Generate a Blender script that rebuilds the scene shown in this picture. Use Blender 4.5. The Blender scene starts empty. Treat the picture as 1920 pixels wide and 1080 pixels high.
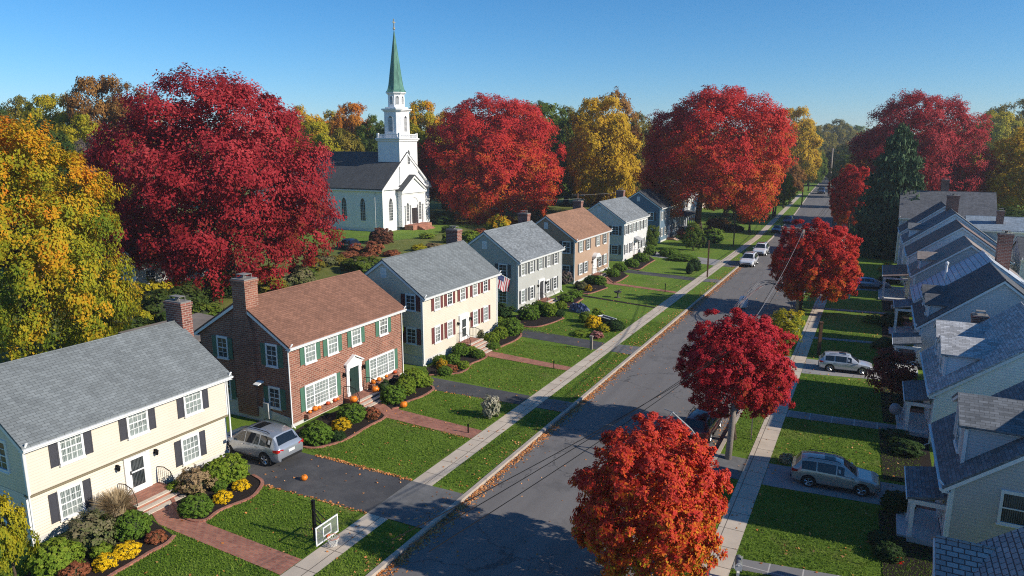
import bpy, bmesh, math, random
import numpy as np
from mathutils import Matrix, Vector
D = bpy.data
S = bpy.context.scene
C = S.collection
rnd = random.Random(7)
R_ = math.radians

# ---------------------------------------------------------------- camera, sky, sun, exposure
FPX, PCX, PCY = 1320., 960., 540.
HCAM = 16.0
_s = Vector((1655-PCX, 272-PCY, FPX)).normalized()
_up = -Vector((0, FPX, -(272-PCY))).normalized()
_x = _s.cross(_up).normalized()
RW = [_x, _s, _up]                       # world axes in camera coordinates (x right, y down, z forward)
cam = D.cameras.new('camera')
cam.sensor_width = 36.0
cam.lens = FPX/1920*36
cam.clip_start = 0.1
cam.clip_end = 6000
camo = D.objects.new('camera', cam)
C.objects.link(camo)
m = Matrix.Identity(4)
for i in range(3):
    m[i][0] = RW[i][0]; m[i][1] = -RW[i][1]; m[i][2] = -RW[i][2]
m[2][3] = HCAM
camo.matrix_world = m
S.camera = camo

SUN_EL, SUN_AZ = R_(28), R_(4)          # azimuth measured from +X towards +Y
sdir = Vector((math.cos(SUN_EL)*math.cos(SUN_AZ), math.cos(SUN_EL)*math.sin(SUN_AZ), math.sin(SUN_EL)))
W = D.worlds.new('World'); S.world = W; W.use_nodes = True
nt = W.node_tree; nt.nodes.clear()
sky = nt.nodes.new('ShaderNodeTexSky'); sky.sky_type = 'NISHITA'; sky.sun_disc = False
sky.sun_elevation = SUN_EL
sky.sun_rotation = math.pi/2 - SUN_AZ
sky.altitude = 1500; sky.air_density = 1.15; sky.dust_density = 0.0; sky.ozone_density = 8.0
bg = nt.nodes.new('ShaderNodeBackground'); bg.inputs[1].default_value = 0.105
out = nt.nodes.new('ShaderNodeOutputWorld')
hs = nt.nodes.new('ShaderNodeHueSaturation'); hs.inputs['Hue'].default_value = .496; hs.inputs['Saturation'].default_value = 1.14; hs.inputs['Value'].default_value = 1.06
nt.links.new(sky.outputs[0], hs.inputs['Color']); nt.links.new(hs.outputs[0], bg.inputs[0]); nt.links.new(bg.outputs[0], out.inputs[0])
sl = D.lights.new('sun', 'SUN'); sl.energy = 5.0; sl.angle = R_(0.53); sl.color = (1, .92, .80)
so = D.objects.new('sun', sl); C.objects.link(so)
so.rotation_euler = sdir.to_track_quat('Z', 'Y').to_euler()
so.location = (60, 20, 60)
S.view_settings.view_transform = 'Standard'; S.view_settings.look = 'None'
S.view_settings.exposure = 0.27; S.view_settings.gamma = 1.0
S.cycles.max_bounces = 6; S.cycles.diffuse_bounces = 3; S.cycles.glossy_bounces = 3
S.cycles.transmission_bounces = 4; S.cycles.transparent_max_bounces = 8
S.cycles.use_denoising = False
S.cycles.pixel_filter_type = 'BLACKMAN_HARRIS'; S.cycles.filter_width = 1.1
S.cycles.sample_clamp_indirect = 6

# ---------------------------------------------------------------- real positions on the ground / on known planes
def ray(px, py):
    d = Vector((px-PCX, py-PCY, FPX))
    return Vector((RW[0].dot(d), RW[1].dot(d), RW[2].dot(d)))
def G(px, py, z=0.0):
    w = ray(px, py); t = (z-HCAM)/w.z
    return (w.x*t, w.y*t)
def proj(X, Y, Z):
    c = [RW[0][k]*X + RW[1][k]*Y + RW[2][k]*(Z-HCAM) for k in range(3)]
    return PCX+FPX*c[0]/c[2], PCY+FPX*c[1]/c[2], c[2]

# ---------------------------------------------------------------- materials
MATS = {}
def newmat(name):
    mt = D.materials.new(name); mt.use_nodes = True
    n = mt.node_tree.nodes; b = n['Principled BSDF']
    return mt, n, mt.node_tree.links, b
def lin(r, g, b):
    f = lambda c: ((c/255.+.055)/1.055)**2.4 if c > 10 else c/255./12.92
    return (f(r), f(g), f(b), 1)
def ramp(n, stops):
    r = n.new('ShaderNodeValToRGB'); e = r.color_ramp.elements
    while len(e) < len(stops): e.new(.5)
    for k, (p, c) in enumerate(stops):
        e[k].position = p; e[k].color = c if len(c) == 4 else (*c, 1)
    return r
def c4(c): return (*c[:3], 1)
def noise(n, l, scale, detail=4, vec=None, rough=.6):
    t = n.new('ShaderNodeTexNoise'); t.inputs['Scale'].default_value = scale
    t.inputs['Detail'].default_value = detail; t.inputs['Roughness'].default_value = rough
    if vec: l.new(vec, t.inputs['Vector'])
    return t
def plain(name, col, rough=.6, metal=0., var=.12, scale=3., spec=.4, coat=0., bump=0.):
    """one colour with the faint unevenness a real surface has"""
    if name in MATS: return MATS[name]
    mt, n, l, b = newmat(name)
    tc = n.new('ShaderNodeTexCoord')
    t = noise(n, l, scale, 5, tc.outputs['Object'])
    r = ramp(n, [(.25, [c*(1-var) for c in col[:3]]), (.75, [min(1, c*(1+var)) for c in col[:3]])])
    l.new(t.outputs['Fac'], r.inputs[0]); l.new(r.outputs[0], b.inputs['Base Color'])
    b.inputs['Roughness'].default_value = rough; b.inputs['Metallic'].default_value = metal
    b.inputs['Specular IOR Level'].default_value = spec
    if coat: b.inputs['Coat Weight'].default_value = coat; b.inputs['Coat Roughness'].default_value = .05
    if bump:
        bp = n.new('ShaderNodeBump'); bp.inputs['Strength'].default_value = bump; bp.inputs['Distance'].default_value = .03
        t2 = noise(n, l, scale*6, 4, tc.outputs['Object'])
        l.new(t2.outputs['Fac'], bp.inputs['Height']); l.new(bp.outputs[0], b.inputs['Normal'])
    MATS[name] = mt
    return mt
def bricky(name, c1, c2, mortar, bw, rh, ms, offset=.5, rough=.85, bump=.4, patch=.25, bias=0., pscale=.35, streak=0.):
    """bricks, shingles, clapboards, pavers: the pattern lies in the face's own plane (UV in metres)"""
    if name in MATS: return MATS[name]
    mt, n, l, b = newmat(name)
    uv = n.new('ShaderNodeUVMap')
    t = n.new('ShaderNodeTexBrick'); t.offset = offset
    t.inputs['Scale'].default_value = 1; t.inputs['Brick Width'].default_value = bw
    t.inputs['Row Height'].default_value = rh; t.inputs['Mortar Size'].default_value = ms
    t.inputs['Mortar Smooth'].default_value = .2; t.inputs['Bias'].default_value = bias
    t.inputs['Color1'].default_value = c4(c1); t.inputs['Color2'].default_value = c4(c2); t.inputs['Mortar'].default_value = c4(mortar)
    l.new(uv.outputs[0], t.inputs['Vector'])
    tc = n.new('ShaderNodeTexCoord')
    ns = noise(n, l, pscale, 6, tc.outputs['Object'], .65)
    rm = ramp(n, [(.3, (1-patch,)*3), (.7, (1+patch*.6,)*3)])
    l.new(ns.outputs['Fac'], rm.inputs[0])
    src = t.outputs['Color']
    if streak:
        mp = n.new('ShaderNodeMapping'); mp.inputs['Scale'].default_value = (1.6, .16, 1); l.new(uv.outputs[0], mp.inputs[0])
        s1 = noise(n, l, 1.0, 5, mp.outputs[0], .7); r1 = ramp(n, [(.32, (1-streak,)*3), (.62, (1.04,)*3)]); l.new(s1.outputs['Fac'], r1.inputs[0])
        m1 = n.new('ShaderNodeMix'); m1.data_type = 'RGBA'; m1.blend_type = 'MULTIPLY'; m1.inputs[0].default_value = 1
        l.new(src, m1.inputs[6]); l.new(r1.outputs[0], m1.inputs[7]); src = m1.outputs[2]
    mx = n.new('ShaderNodeMix'); mx.data_type = 'RGBA'; mx.blend_type = 'MULTIPLY'; mx.inputs[0].default_value = 1
    l.new(src, mx.inputs[6]); l.new(rm.outputs[0], mx.inputs[7])
    l.new(mx.outputs[2], b.inputs['Base Color'])
    b.inputs['Roughness'].default_value = rough; b.inputs['Specular IOR Level'].default_value = .3
    bp = n.new('ShaderNodeBump'); bp.inputs['Strength'].default_value = bump; bp.inputs['Distance'].default_value = .02
    inv = n.new('ShaderNodeMath'); inv.operation = 'SUBTRACT'; inv.inputs[0].default_value = 1
    l.new(t.outputs['Fac'], inv.inputs[1]); l.new(inv.outputs[0], bp.inputs['Height']); l.new(bp.outputs[0], b.inputs['Normal'])
    MATS[name] = mt
    return mt
def siding(name, col, pitch=.13, rough=.55):
    """lapped boards: a saw-tooth bump per board"""
    if name in MATS: return MATS[name]
    mt, n, l, b = newmat(name)
    uv = n.new('ShaderNodeUVMap'); sp = n.new('ShaderNodeSeparateXYZ'); l.new(uv.outputs[0], sp.inputs[0])
    dv = n.new('ShaderNodeMath'); dv.operation = 'DIVIDE'; dv.inputs[1].default_value = pitch; l.new(sp.outputs[1], dv.inputs[0])
    fr = n.new('ShaderNodeMath'); fr.operation = 'FRACT'; l.new(dv.outputs[0], fr.inputs[0])
    inv = n.new('ShaderNodeMath'); inv.operation = 'SUBTRACT'; inv.inputs[0].default_value = 1; l.new(fr.outputs[0], inv.inputs[1])
    bp = n.new('ShaderNodeBump'); bp.inputs['Strength'].default_value = .8; bp.inputs['Distance'].default_value = .02
    l.new(inv.outputs[0], bp.inputs['Height']); l.new(bp.outputs[0], b.inputs['Normal'])
    tc = n.new('ShaderNodeTexCoord'); t = noise(n, l, .8, 5, tc.outputs['Object'])
    r = ramp(n, [(.3, [c*.93 for c in col[:3]]), (.7, [min(1, c*1.04) for c in col[:3]])]); l.new(t.outputs['Fac'], r.inputs[0])
    edge = n.new('ShaderNodeMath'); edge.operation = 'LESS_THAN'; edge.inputs[1].default_value = .09; l.new(fr.outputs[0], edge.inputs[0])
    mx = n.new('ShaderNodeMix'); mx.data_type = 'RGBA'; mx.blend_type = 'MULTIPLY'
    mul = n.new('ShaderNodeMath'); mul.operation = 'MULTIPLY'; mul.inputs[1].default_value = .35; l.new(edge.outputs[0], mul.inputs[0])
    l.new(mul.outputs[0], mx.inputs[0]); l.new(r.outputs[0], mx.inputs[6]); mx.inputs[7].default_value = (.45, .45, .45, 1)
    l.new(mx.outputs[2], b.inputs['Base Color'])
    b.inputs['Roughness'].default_value = rough; b.inputs['Specular IOR Level'].default_value = .3
    MATS[name] = mt
    return mt
def ground_mat(name, stops, scale, bump=.5, fine=40., rough=.95, scale2=.15, mix2=.35, dist=.05):
    if name in MATS: return MATS[name]
    mt, n, l, b = newmat(name)
    tc = n.new('ShaderNodeTexCoord')
    a = noise(n, l, scale, 8, tc.outputs['Object'], .7); a2 = noise(n, l, scale2, 5, tc.outputs['Object'], .6)
    mx = n.new('ShaderNodeMix'); mx.inputs[0].default_value = mix2
    l.new(a.outputs['Fac'], mx.inputs[2]); l.new(a2.outputs['Fac'], mx.inputs[3])
    r = ramp(n, stops); l.new(mx.outputs[0], r.inputs[0]); l.new(r.outputs[0], b.inputs['Base Color'])
    b.inputs['Roughness'].default_value = rough; b.inputs['Specular IOR Level'].default_value = .2
    f = noise(n, l, fine, 3, tc.outputs['Object'])
    bp = n.new('ShaderNodeBump'); bp.inputs['Strength'].default_value = bump; bp.inputs['Distance'].default_value = dist
    l.new(f.outputs['Fac'], bp.inputs['Height']); l.new(bp.outputs[0], b.inputs['Normal'])
    MATS[name] = mt
    return mt
def add_patches(mt, col, scale, lo, hi, amt):
    """worn or dry areas with a shape of their own"""
    n, l = mt.node_tree.nodes, mt.node_tree.links; b = n['Principled BSDF']; old = b.inputs['Base Color'].links[0].from_socket
    tc = n.new('ShaderNodeTexCoord'); t = noise(n, l, scale, 7, tc.outputs['Object'], .72)
    r = ramp(n, [(lo, (0, 0, 0)), (hi, (amt, amt, amt))]); l.new(t.outputs['Fac'], r.inputs[0])
    m_ = n.new('ShaderNodeMix'); m_.data_type = 'RGBA'; l.new(r.outputs[0], m_.inputs[0]); l.new(old, m_.inputs[6]); m_.inputs[7].default_value = c4(col); l.new(m_.outputs[2], b.inputs['Base Color'])
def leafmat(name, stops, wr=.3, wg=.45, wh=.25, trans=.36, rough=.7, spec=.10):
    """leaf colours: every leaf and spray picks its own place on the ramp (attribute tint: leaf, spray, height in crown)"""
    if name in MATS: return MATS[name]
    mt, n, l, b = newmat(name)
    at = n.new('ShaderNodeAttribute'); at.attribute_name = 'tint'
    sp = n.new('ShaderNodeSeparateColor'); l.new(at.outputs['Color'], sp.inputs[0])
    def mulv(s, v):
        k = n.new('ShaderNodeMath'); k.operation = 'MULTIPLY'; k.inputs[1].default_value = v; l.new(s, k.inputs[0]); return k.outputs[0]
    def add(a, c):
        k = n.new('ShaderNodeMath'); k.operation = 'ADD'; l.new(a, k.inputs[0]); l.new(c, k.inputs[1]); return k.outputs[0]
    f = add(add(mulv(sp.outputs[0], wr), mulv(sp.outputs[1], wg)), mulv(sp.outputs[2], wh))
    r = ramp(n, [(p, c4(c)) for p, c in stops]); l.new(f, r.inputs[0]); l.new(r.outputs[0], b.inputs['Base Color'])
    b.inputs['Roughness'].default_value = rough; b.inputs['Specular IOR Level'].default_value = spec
    tr = n.new('ShaderNodeBsdfTranslucent'); l.new(r.outputs[0], tr.inputs['Color'])
    ms = n.new('ShaderNodeMixShader'); ms.inputs[0].default_value = trans
    l.new(b.outputs[0], ms.inputs[1]); l.new(tr.outputs[0], ms.inputs[2])
    l.new(ms.outputs[0], n['Material Output'].inputs['Surface'])
    MATS[name] = mt
    return mt
def pane_mat(name, dark, curtain, amount=.5, freq=18.):
    """window glass in front of a curtain"""
    if name in MATS: return MATS[name]
    mt, n, l, b = newmat(name)
    uv = n.new('ShaderNodeUVMap')
    w = n.new('ShaderNodeTexWave'); w.wave_type = 'BANDS'; w.bands_direction = 'X'; w.inputs['Scale'].default_value = freq/6.28*1.6
    w.inputs['Distortion'].default_value = 2.5; w.inputs['Detail'].default_value = 2
    l.new(uv.outputs[0], w.inputs['Vector'])
    tc = n.new('ShaderNodeTexCoord'); ns = noise(n, l, 1.2, 3, tc.outputs['Object'])
    ad = n.new('ShaderNodeMath'); ad.operation = 'MULTIPLY_ADD'; ad.inputs[1].default_value = .45; l.new(w.outputs['Fac'], ad.inputs[0])
    l.new(ns.outputs['Fac'], ad.inputs[2])
    r = ramp(n, [(max(.02, .95-amount), dark), (min(.98, 1.15-amount*.7), curtain)]); l.new(ad.outputs[0], r.inputs[0])
    l.new(r.outputs[0], b.inputs['Base Color'])
    b.inputs['Roughness'].default_value = .06; b.inputs['Specular IOR Level'].default_value = .6
    MATS[name] = mt
    return mt

white = plain('white_paint', (.76, .76, .74), .45, var=.05)
trimgrey = plain('trim_white_weathered', (.70, .70, .69), .5, var=.08)
glass = pane_mat('window_glass_curtain', (.03, .04, .04), (.30, .34, .32), .55)
glass_mid = pane_mat('window_glass_half_drawn', (.02, .026, .028), (.42, .43, .40), .38, 9.)
glass_dark = pane_mat('window_glass_dark', (.012, .016, .02), (.10, .11, .11), .35)
black_iron = plain('black_iron', (.015, .015, .016), .45, .6)
dark_metal = plain('dark_metal', (.05, .05, .055), .4, .7)
grey_metal = plain('galvanised_metal', (.24, .25, .265), .6, .3)
brick_red = bricky('red_brick', (.33, .125, .08), (.19, .068, .047), (.37, .25, .18), .34, .125, .020, patch=.3, pscale=.8)
brick_chim = bricky('chimney_brick', (.30, .10, .07), (.15, .05, .038), (.36, .27, .22), .32, .125, .018, patch=.25)
brick_tan = bricky('tan_brick', (.42, .27, .19), (.34, .21, .14), (.42, .34, .27), .22, .085, .013, patch=.15)
paver = bricky('brick_pavers', (.44, .18, .115), (.30, .11, .075), (.30, .20, .15), .24, .12, .012, patch=.3, pscale=.9)
concrete = bricky('sidewalk_concrete', (.57, .48, .375), (.50, .42, .33), (.17, .14, .11), 1.13, 1.5, .022, 0., .9, .3, .16, pscale=.7)
kerbc = plain('kerb_concrete', (.40, .34, .28), .9, var=.22, scale=1.6, bump=.3)
foundc = plain('foundation_concrete', (.55, .54, .52), .9, var=.12, scale=1.2, bump=.2)
def shingle(name, c, v=.2):
    return bricky(name, [k*(1+v) for k in c], [k*(1-v) for k in c], [k*.5 for k in c], .33, .145, .010, .5, .92, .5, .16, pscale=.5, streak=.18)
def road_mat():
    mt, n, l, b = newmat('road_asphalt')
    tc = n.new('ShaderNodeTexCoord')
    mp = n.new('ShaderNodeMapping'); mp.inputs['Scale'].default_value = (1, .07, 1); l.new(tc.outputs['Object'], mp.inputs[0])
    a = noise(n, l, .9, 6, mp.outputs[0], .6)                      # long tyre-worn bands
    g = noise(n, l, 26, 4, tc.outputs['Object'], .7)
    mx = n.new('ShaderNodeMix'); mx.inputs[0].default_value = .45; l.new(a.outputs['Fac'], mx.inputs[2]); l.new(g.outputs['Fac'], mx.inputs[3])
    r = ramp(n, [(.25, (.115, .106, .100, 1)), (.5, (.16, .149, .141, 1)), (.75, (.21, .197, .187, 1))]); l.new(mx.outputs[0], r.inputs[0])
    vo = n.new('ShaderNodeTexVoronoi'); vo.feature = 'DISTANCE_TO_EDGE'; vo.inputs['Scale'].default_value = .16
    wn = noise(n, l, .8, 4, tc.outputs['Object']); va = n.new('ShaderNodeVectorMath'); va.operation = 'MULTIPLY_ADD'
    va.inputs[1].default_value = (2.2, 2.2, 0); l.new(wn.outputs['Color'], va.inputs[0]); l.new(tc.outputs['Object'], va.inputs[2])
    l.new(va.outputs[0], vo.inputs['Vector'])
    lt = n.new('ShaderNodeMath'); lt.operation = 'LESS_THAN'; lt.inputs[1].default_value = .0045; l.new(vo.outputs['Distance'], lt.inputs[0])
    ml = n.new('ShaderNodeMath'); ml.operation = 'MULTIPLY'; ml.inputs[1].default_value = .6; l.new(lt.outputs[0], ml.inputs[0])
    m2 = n.new('ShaderNodeMix'); m2.data_type = 'RGBA'; l.new(ml.outputs[0], m2.inputs[0]); l.new(r.outputs[0], m2.inputs[6]); m2.inputs[7].default_value = (.05, .048, .048, 1)
    l.new(m2.outputs[2], b.inputs['Base Color']); b.inputs['Roughness'].default_value = .85; b.inputs['Specular IOR Level'].default_value = .35
    bp = n.new('ShaderNodeBump'); bp.inputs['Strength'].default_value = .35; bp.inputs['Distance'].default_value = .01
    g2 = noise(n, l, 60, 3, tc.outputs['Object']); l.new(g2.outputs['Fac'], bp.inputs['Height']); l.new(bp.outputs[0], b.inputs['Normal'])
    return mt
road_m = road_mat()
drive_m = ground_mat('driveway_asphalt', [(.3, (.050, .050, .053)), (.5, (.072, .071, .073)), (.7, (.105, .10, .098))], 1.1, .4, 60, .85, .3, .5, .01)
apron_m = ground_mat('apron_asphalt', [(.3, (.10, .10, .10)), (.5, (.15, .148, .145)), (.7, (.21, .205, .20))], 1.6, .5, 50, .9, .4, .5, .01)
grass_m = ground_mat('lawn_grass', [(.30, (.085, .15, .014)), (.47, (.125, .21, .020)), (.6, (.165, .25, .028)), (.74, (.25, .27, .055))], 2.2, .9, 55, .95, .3, .5, .08)
wild_m = ground_mat('rough_grass', [(.3, (.08, .10, .02)), (.5, (.15, .17, .035)), (.7, (.30, .23, .08))], .5, .8, 12, .95, .05, .5, .1)
add_patches(grass_m, (.24, .22, .07), .33, .54, .70, .65)
add_patches(drive_m, (.13, .125, .12), .5, .5, .68, .6)
add_patches(road_m, (.10, .095, .092), .22, .56, .62, .55)
mulch_m = ground_mat('dark_mulch', [(.3, (.010, .008, .007)), (.55, (.028, .020, .016)), (.75, (.06, .042, .032))], 14, 1., 30, .95, 1., .2, .05)
bark_m = ground_mat('tree_bark', [(.3, (.05, .035, .025)), (.55, (.10, .072, .05)), (.75, (.17, .13, .10))], 6, 1., 14, .9, .8, .3, .06)
pole_wood = ground_mat('weathered_pole_wood', [(.3, (.17, .14, .115)), (.6, (.30, .26, .22)), (.75, (.38, .34, .30))], 5, .6, 20, .9, .8, .3, .02)
post_wood = ground_mat('brown_post_wood', [(.3, (.07, .035, .02)), (.6, (.13, .07, .04)), (.75, (.18, .11, .07))], 6, .5, 20, .85, .8, .3, .02)
pumpkin_m = plain('pumpkin_skin', (.75, .20, .012), .4, var=.15, scale=5)
pumpkin_w = plain('pale_gourd_skin', (.75, .66, .48), .5, var=.1)
stem_m = plain('gourd_stem', (.16, .14, .05), .8)

# leaf palettes
L_red = leafmat('crimson_leaves', [(.10, (.24, .06, .02)), (.3, (.25, .018, .022)), (.55, (.40, .030, .040)), (.85, (.56, .085, .082))])
L_redor = leafmat('red_orange_leaves', [(.06, (.34, .24, .02)), (.18, (.50, .22, .02)), (.31, (.60, .13, .024)), (.44, (.56, .048, .030)), (.62, (.50, .034, .030)), (.9, (.66, .060, .056))], .25, .37, .36)
L_front = leafmat('orange_red_leaves', [(.08, (.16, .21, .02)), (.19, (.36, .30, .02)), (.29, (.64, .30, .022)), (.38, (.68, .17, .024)), (.50, (.65, .080, .028)), (.66, (.58, .042, .034)), (.95, (.72, .13, .09))], .40, .25, .36)
L_burg = leafmat('burgundy_leaves', [(.08, (.24, .17, .02)), (.22, (.36, .05, .022)), (.5, (.50, .026, .038)), (.9, (.64, .06, .075))])
L_yel = leafmat('yellow_orange_leaves', [(.14, (.07, .125, .016)), (.34, (.17, .22, .018)), (.50, (.38, .34, .02)), (.66, (.62, .34, .018)), (.84, (.68, .21, .015))], .2, .52, .28)
L_gold = leafmat('golden_leaves', [(.1, (.26, .22, .02)), (.45, (.52, .34, .02)), (.9, (.70, .42, .03))])
L_yelgreen = leafmat('yellow_green_leaves', [(.1, (.13, .19, .018)), (.45, (.32, .31, .02)), (.9, (.58, .42, .02))])
L_green = leafmat('green_leaves', [(.1, (.05, .09, .014)), (.5, (.10, .16, .022)), (.9, (.20, .22, .03))])
L_dkgreen = leafmat('dark_green_leaves', [(.1, (.025, .052, .013)), (.5, (.055, .095, .02)), (.9, (.11, .13, .026))])
L_olive = leafmat('olive_leaves', [(.1, (.09, .10, .018)), (.5, (.20, .18, .025)), (.9, (.36, .25, .035))])
L_brown = leafmat('russet_leaves', [(.1, (.14, .065, .02)), (.5, (.28, .13, .035)), (.9, (.40, .22, .06))])
L_orange = leafmat('orange_leaves', [(.1, (.30, .16, .02)), (.45, (.50, .22, .02)), (.9, (.60, .16, .02))])
L_bare = leafmat('bare_twigs', [(.1, (.12, .09, .08)), (.9, (.26, .21, .19))])
L_box = leafmat('boxwood_leaves', [(.1, (.05, .105, .012)), (.5, (.10, .18, .02)), (.9, (.18, .26, .035))], trans=.2)
L_boxlt = leafmat('bright_boxwood_leaves', [(.1, (.08, .14, .012)), (.5, (.16, .24, .022)), (.9, (.28, .32, .035))], trans=.2)
L_boxdk = leafmat('dark_yew_leaves', [(.1, (.012, .035, .010)), (.5, (.028, .062, .016)), (.9, (.06, .10, .025))], trans=.15)
L_mum = leafmat('yellow_blossom', [(.1, (.45, .32, .01)), (.4, (.72, .45, .008)), (.9, (.85, .58, .02))], trans=.15)
L_rust = leafmat('rust_shrub_leaves', [(.1, (.10, .09, .02)), (.35, (.26, .09, .04)), (.9, (.42, .14, .07))], trans=.2)
L_tanbush = leafmat('faded_hydrangea_leaves', [(.1, (.10, .12, .03)), (.4, (.24, .17, .08)), (.9, (.38, .26, .15))], trans=.2)
L_greybush = leafmat('mixed_shrub_leaves', [(.1, (.05, .08, .02)), (.4, (.11, .13, .04)), (.9, (.26, .20, .13))], trans=.2)
L_straw = leafmat('straw_blades', [(.1, (.34, .24, .12)), (.9, (.62, .50, .32))], trans=.25)
L_needle = leafmat('conifer_needles', [(.1, (.025, .055, .026)), (.5, (.055, .10, .046)), (.9, (.11, .16, .07))], trans=.12)
L_fallen = leafmat('fallen_leaf_litter', [(.1, (.34, .11, .03)), (.5, (.58, .23, .07)), (.9, (.68, .38, .18))], .6, .4, 0, trans=.1)
L_blade = leafmat('grass_blades', [(.1, (.075, .14, .012)), (.5, (.13, .22, .02)), (.9, (.22, .29, .045))], .6, .4, 0, trans=.3)

# ---------------------------------------------------------------- mesh builder
class MB:
    def __init__(self, M=None):
        self.v = []; self.f = []; self.mi = []; self.M = M; self.k = 0
    def pt(self, p):
        p = Vector(p)
        if self.M is not None: p = self.M @ p
        self.v.append(p); return len(self.v)-1
    def poly(self, pts):
        self.f.append([self.pt(p) for p in pts]); self.mi.append(self.k); return self
    def box(self, x0, y0, z0, x1, y1, z1):
        a = [(x0, y0, z0), (x1, y0, z0), (x1, y1, z0), (x0, y1, z0), (x0, y0, z1), (x1, y0, z1), (x1, y1, z1), (x0, y1, z1)]
        i = [self.pt(p) for p in a]
        for q in ((0, 3, 2, 1), (4, 5, 6, 7), (0, 1, 5, 4), (1, 2, 6, 5), (2, 3, 7, 6), (3, 0, 4, 7)):
            self.f.append([i[k] for k in q]); self.mi.append(self.k)
        return self
    def cbox(self, x, y, z, sx, sy, sz):
        return self.box(x-sx/2, y-sy/2, z-sz/2, x+sx/2, y+sy/2, z+sz/2)
    def prism(self, pts, d):
        """closed polygon pts (3-D) pushed along vector d"""
        d = Vector(d); n = len(pts)
        a = [self.pt(p) for p in pts]; b = [self.pt(Vector(p)+d) for p in pts]
        self.f.append(a[::-1]); self.mi.append(self.k); self.f.append(b); self.mi.append(self.k)
        for k in range(n):
            self.f.append([a[k], a[(k+1) % n], b[(k+1) % n], b[k]]); self.mi.append(self.k)
        return self
    def tube(self, pts, rad, n=8, cap=True):
        pts = [Vector(p) for p in pts]
        if not hasattr(rad, '__len__'): rad = [rad]*len(pts)
        rings = []; ref = None
        for k, p in enumerate(pts):
            d = (pts[min(k+1, len(pts)-1)]-pts[max(k-1, 0)])
            d = d.normalized() if d.length > 1e-9 else Vector((0, 0, 1))
            if ref is None: ref = Vector((1, 0, 0)) if abs(d.x) < .9 else Vector((0, 1, 0))
            u = (ref - d*ref.dot(d))
            u = u.normalized() if u.length > 1e-6 else d.orthogonal().normalized()
            w = d.cross(u); ref = u
            rings.append([self.pt(p+(u*math.cos(6.28318*j/n)+w*math.sin(6.28318*j/n))*rad[k]) for j in range(n)])
        for a, b in zip(rings, rings[1:]):
            for j in range(n):
                self.f.append([a[j], a[(j+1) % n], b[(j+1) % n], b[j]]); self.mi.append(self.k)
        if cap:
            self.f.append(rings[0][::-1]); self.mi.append(self.k); self.f.append(rings[-1]); self.mi.append(self.k)
        return self
    def lathe(self, prof, n=20, c=(0, 0, 0), axis='z', sq=None):
        """profile of (r, h) turned about an axis through c"""
        rings = []
        for r, h in prof:
            ring = []
            for j in range(n):
                a = 6.283185*j/n; rr = r*(sq(a) if sq else 1)
                p = (rr*math.cos(a), rr*math.sin(a), h)
                if axis == 'y': p = (p[0], p[2], p[1])
                if axis == 'x': p = (p[2], p[0], p[1])
                ring.append(self.pt((c[0]+p[0], c[1]+p[1], c[2]+p[2])))
            rings.append(ring)
        for a, b in zip(rings, rings[1:]):
            for j in range(n):
                self.f.append([a[j], a[(j+1) % n], b[(j+1) % n], b[j]]); self.mi.append(self.k)
        self.f.append(rings[0][::-1]); self.mi.append(self.k); self.f.append(rings[-1]); self.mi.append(self.k)
        return self
    def mesh(self, name, mats, smooth=False):
        me = D.meshes.new(name)
        me.from_pydata([tuple(p) for p in self.v], [], self.f)
        for mt in (mats if isinstance(mats, (list, tuple)) else [mats]): me.materials.append(mt)
        nl = len(me.loops)
        if nl:
            co = np.empty(len(me.vertices)*3, 'f'); me.vertices.foreach_get('co', co); co = co.reshape(-1, 3)
            npoly = len(me.polygons)
            nr = np.empty(npoly*3, 'f'); me.polygons.foreach_get('normal', nr); nr = nr.reshape(-1, 3)
            tot = np.empty(npoly, 'i'); me.polygons.foreach_get('loop_total', tot)
            li = np.empty(nl, 'i'); me.loops.foreach_get('vertex_index', li)
            nn = np.repeat(nr, tot, axis=0)
            flat = np.abs(nn[:, 2]) > .97
            t = np.stack([-nn[:, 1], nn[:, 0], np.zeros(nl, 'f')], 1)
            t[flat] = (1, 0, 0)
            t /= np.maximum(np.linalg.norm(t, axis=1, keepdims=True), 1e-9)
            bt = np.cross(nn, t); bt[flat] = (0, 1, 0)
            p = co[li]
            uv = np.stack([(p*t).sum(1), (p*bt).sum(1)], 1).astype('f')
            ly = me.uv_layers.new(name='UVMap'); ly.data.foreach_set('uv', uv.ravel())
            me.polygons.foreach_set('material_index', np.array(self.mi, 'i'))
            if smooth: me.polygons.foreach_set('use_smooth', np.ones(npoly, bool))
        me.update()
        return me
    def build(self, name, mats, parent=None, smooth=False, loc=None):
        o = D.objects.new(name, self.mesh(name, mats, smooth)); C.objects.link(o)
        if parent is not None: o.parent = parent
        if loc is not None: o.location = loc
        return o

def tag(o, label=None, cat=None, group=None, kind=None):
    if label: o['label'] = label
    if cat: o['category'] = cat
    if group: o['group'] = group
    if kind: o['kind'] = kind
    return o
def thing(name, label, cat, loc=(0, 0, 0), rz=0., group=None, sc=1.):
    o = D.objects.new(name, None); C.objects.link(o)
    o.location = loc; o.rotation_euler = (0, 0, rz); o.scale = (sc, sc, sc); o.empty_display_size = .3
    return tag(o, label, cat, group)
def copy_tree(o, parent=None):
    c = o.copy(); C.objects.link(c)
    if parent is not None: c.parent = parent
    for ch in list(o.children): copy_tree(ch, c)
    return c
def struct(name, mb, mt):
    return tag(mb.build(name, mt), kind='structure')

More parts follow.
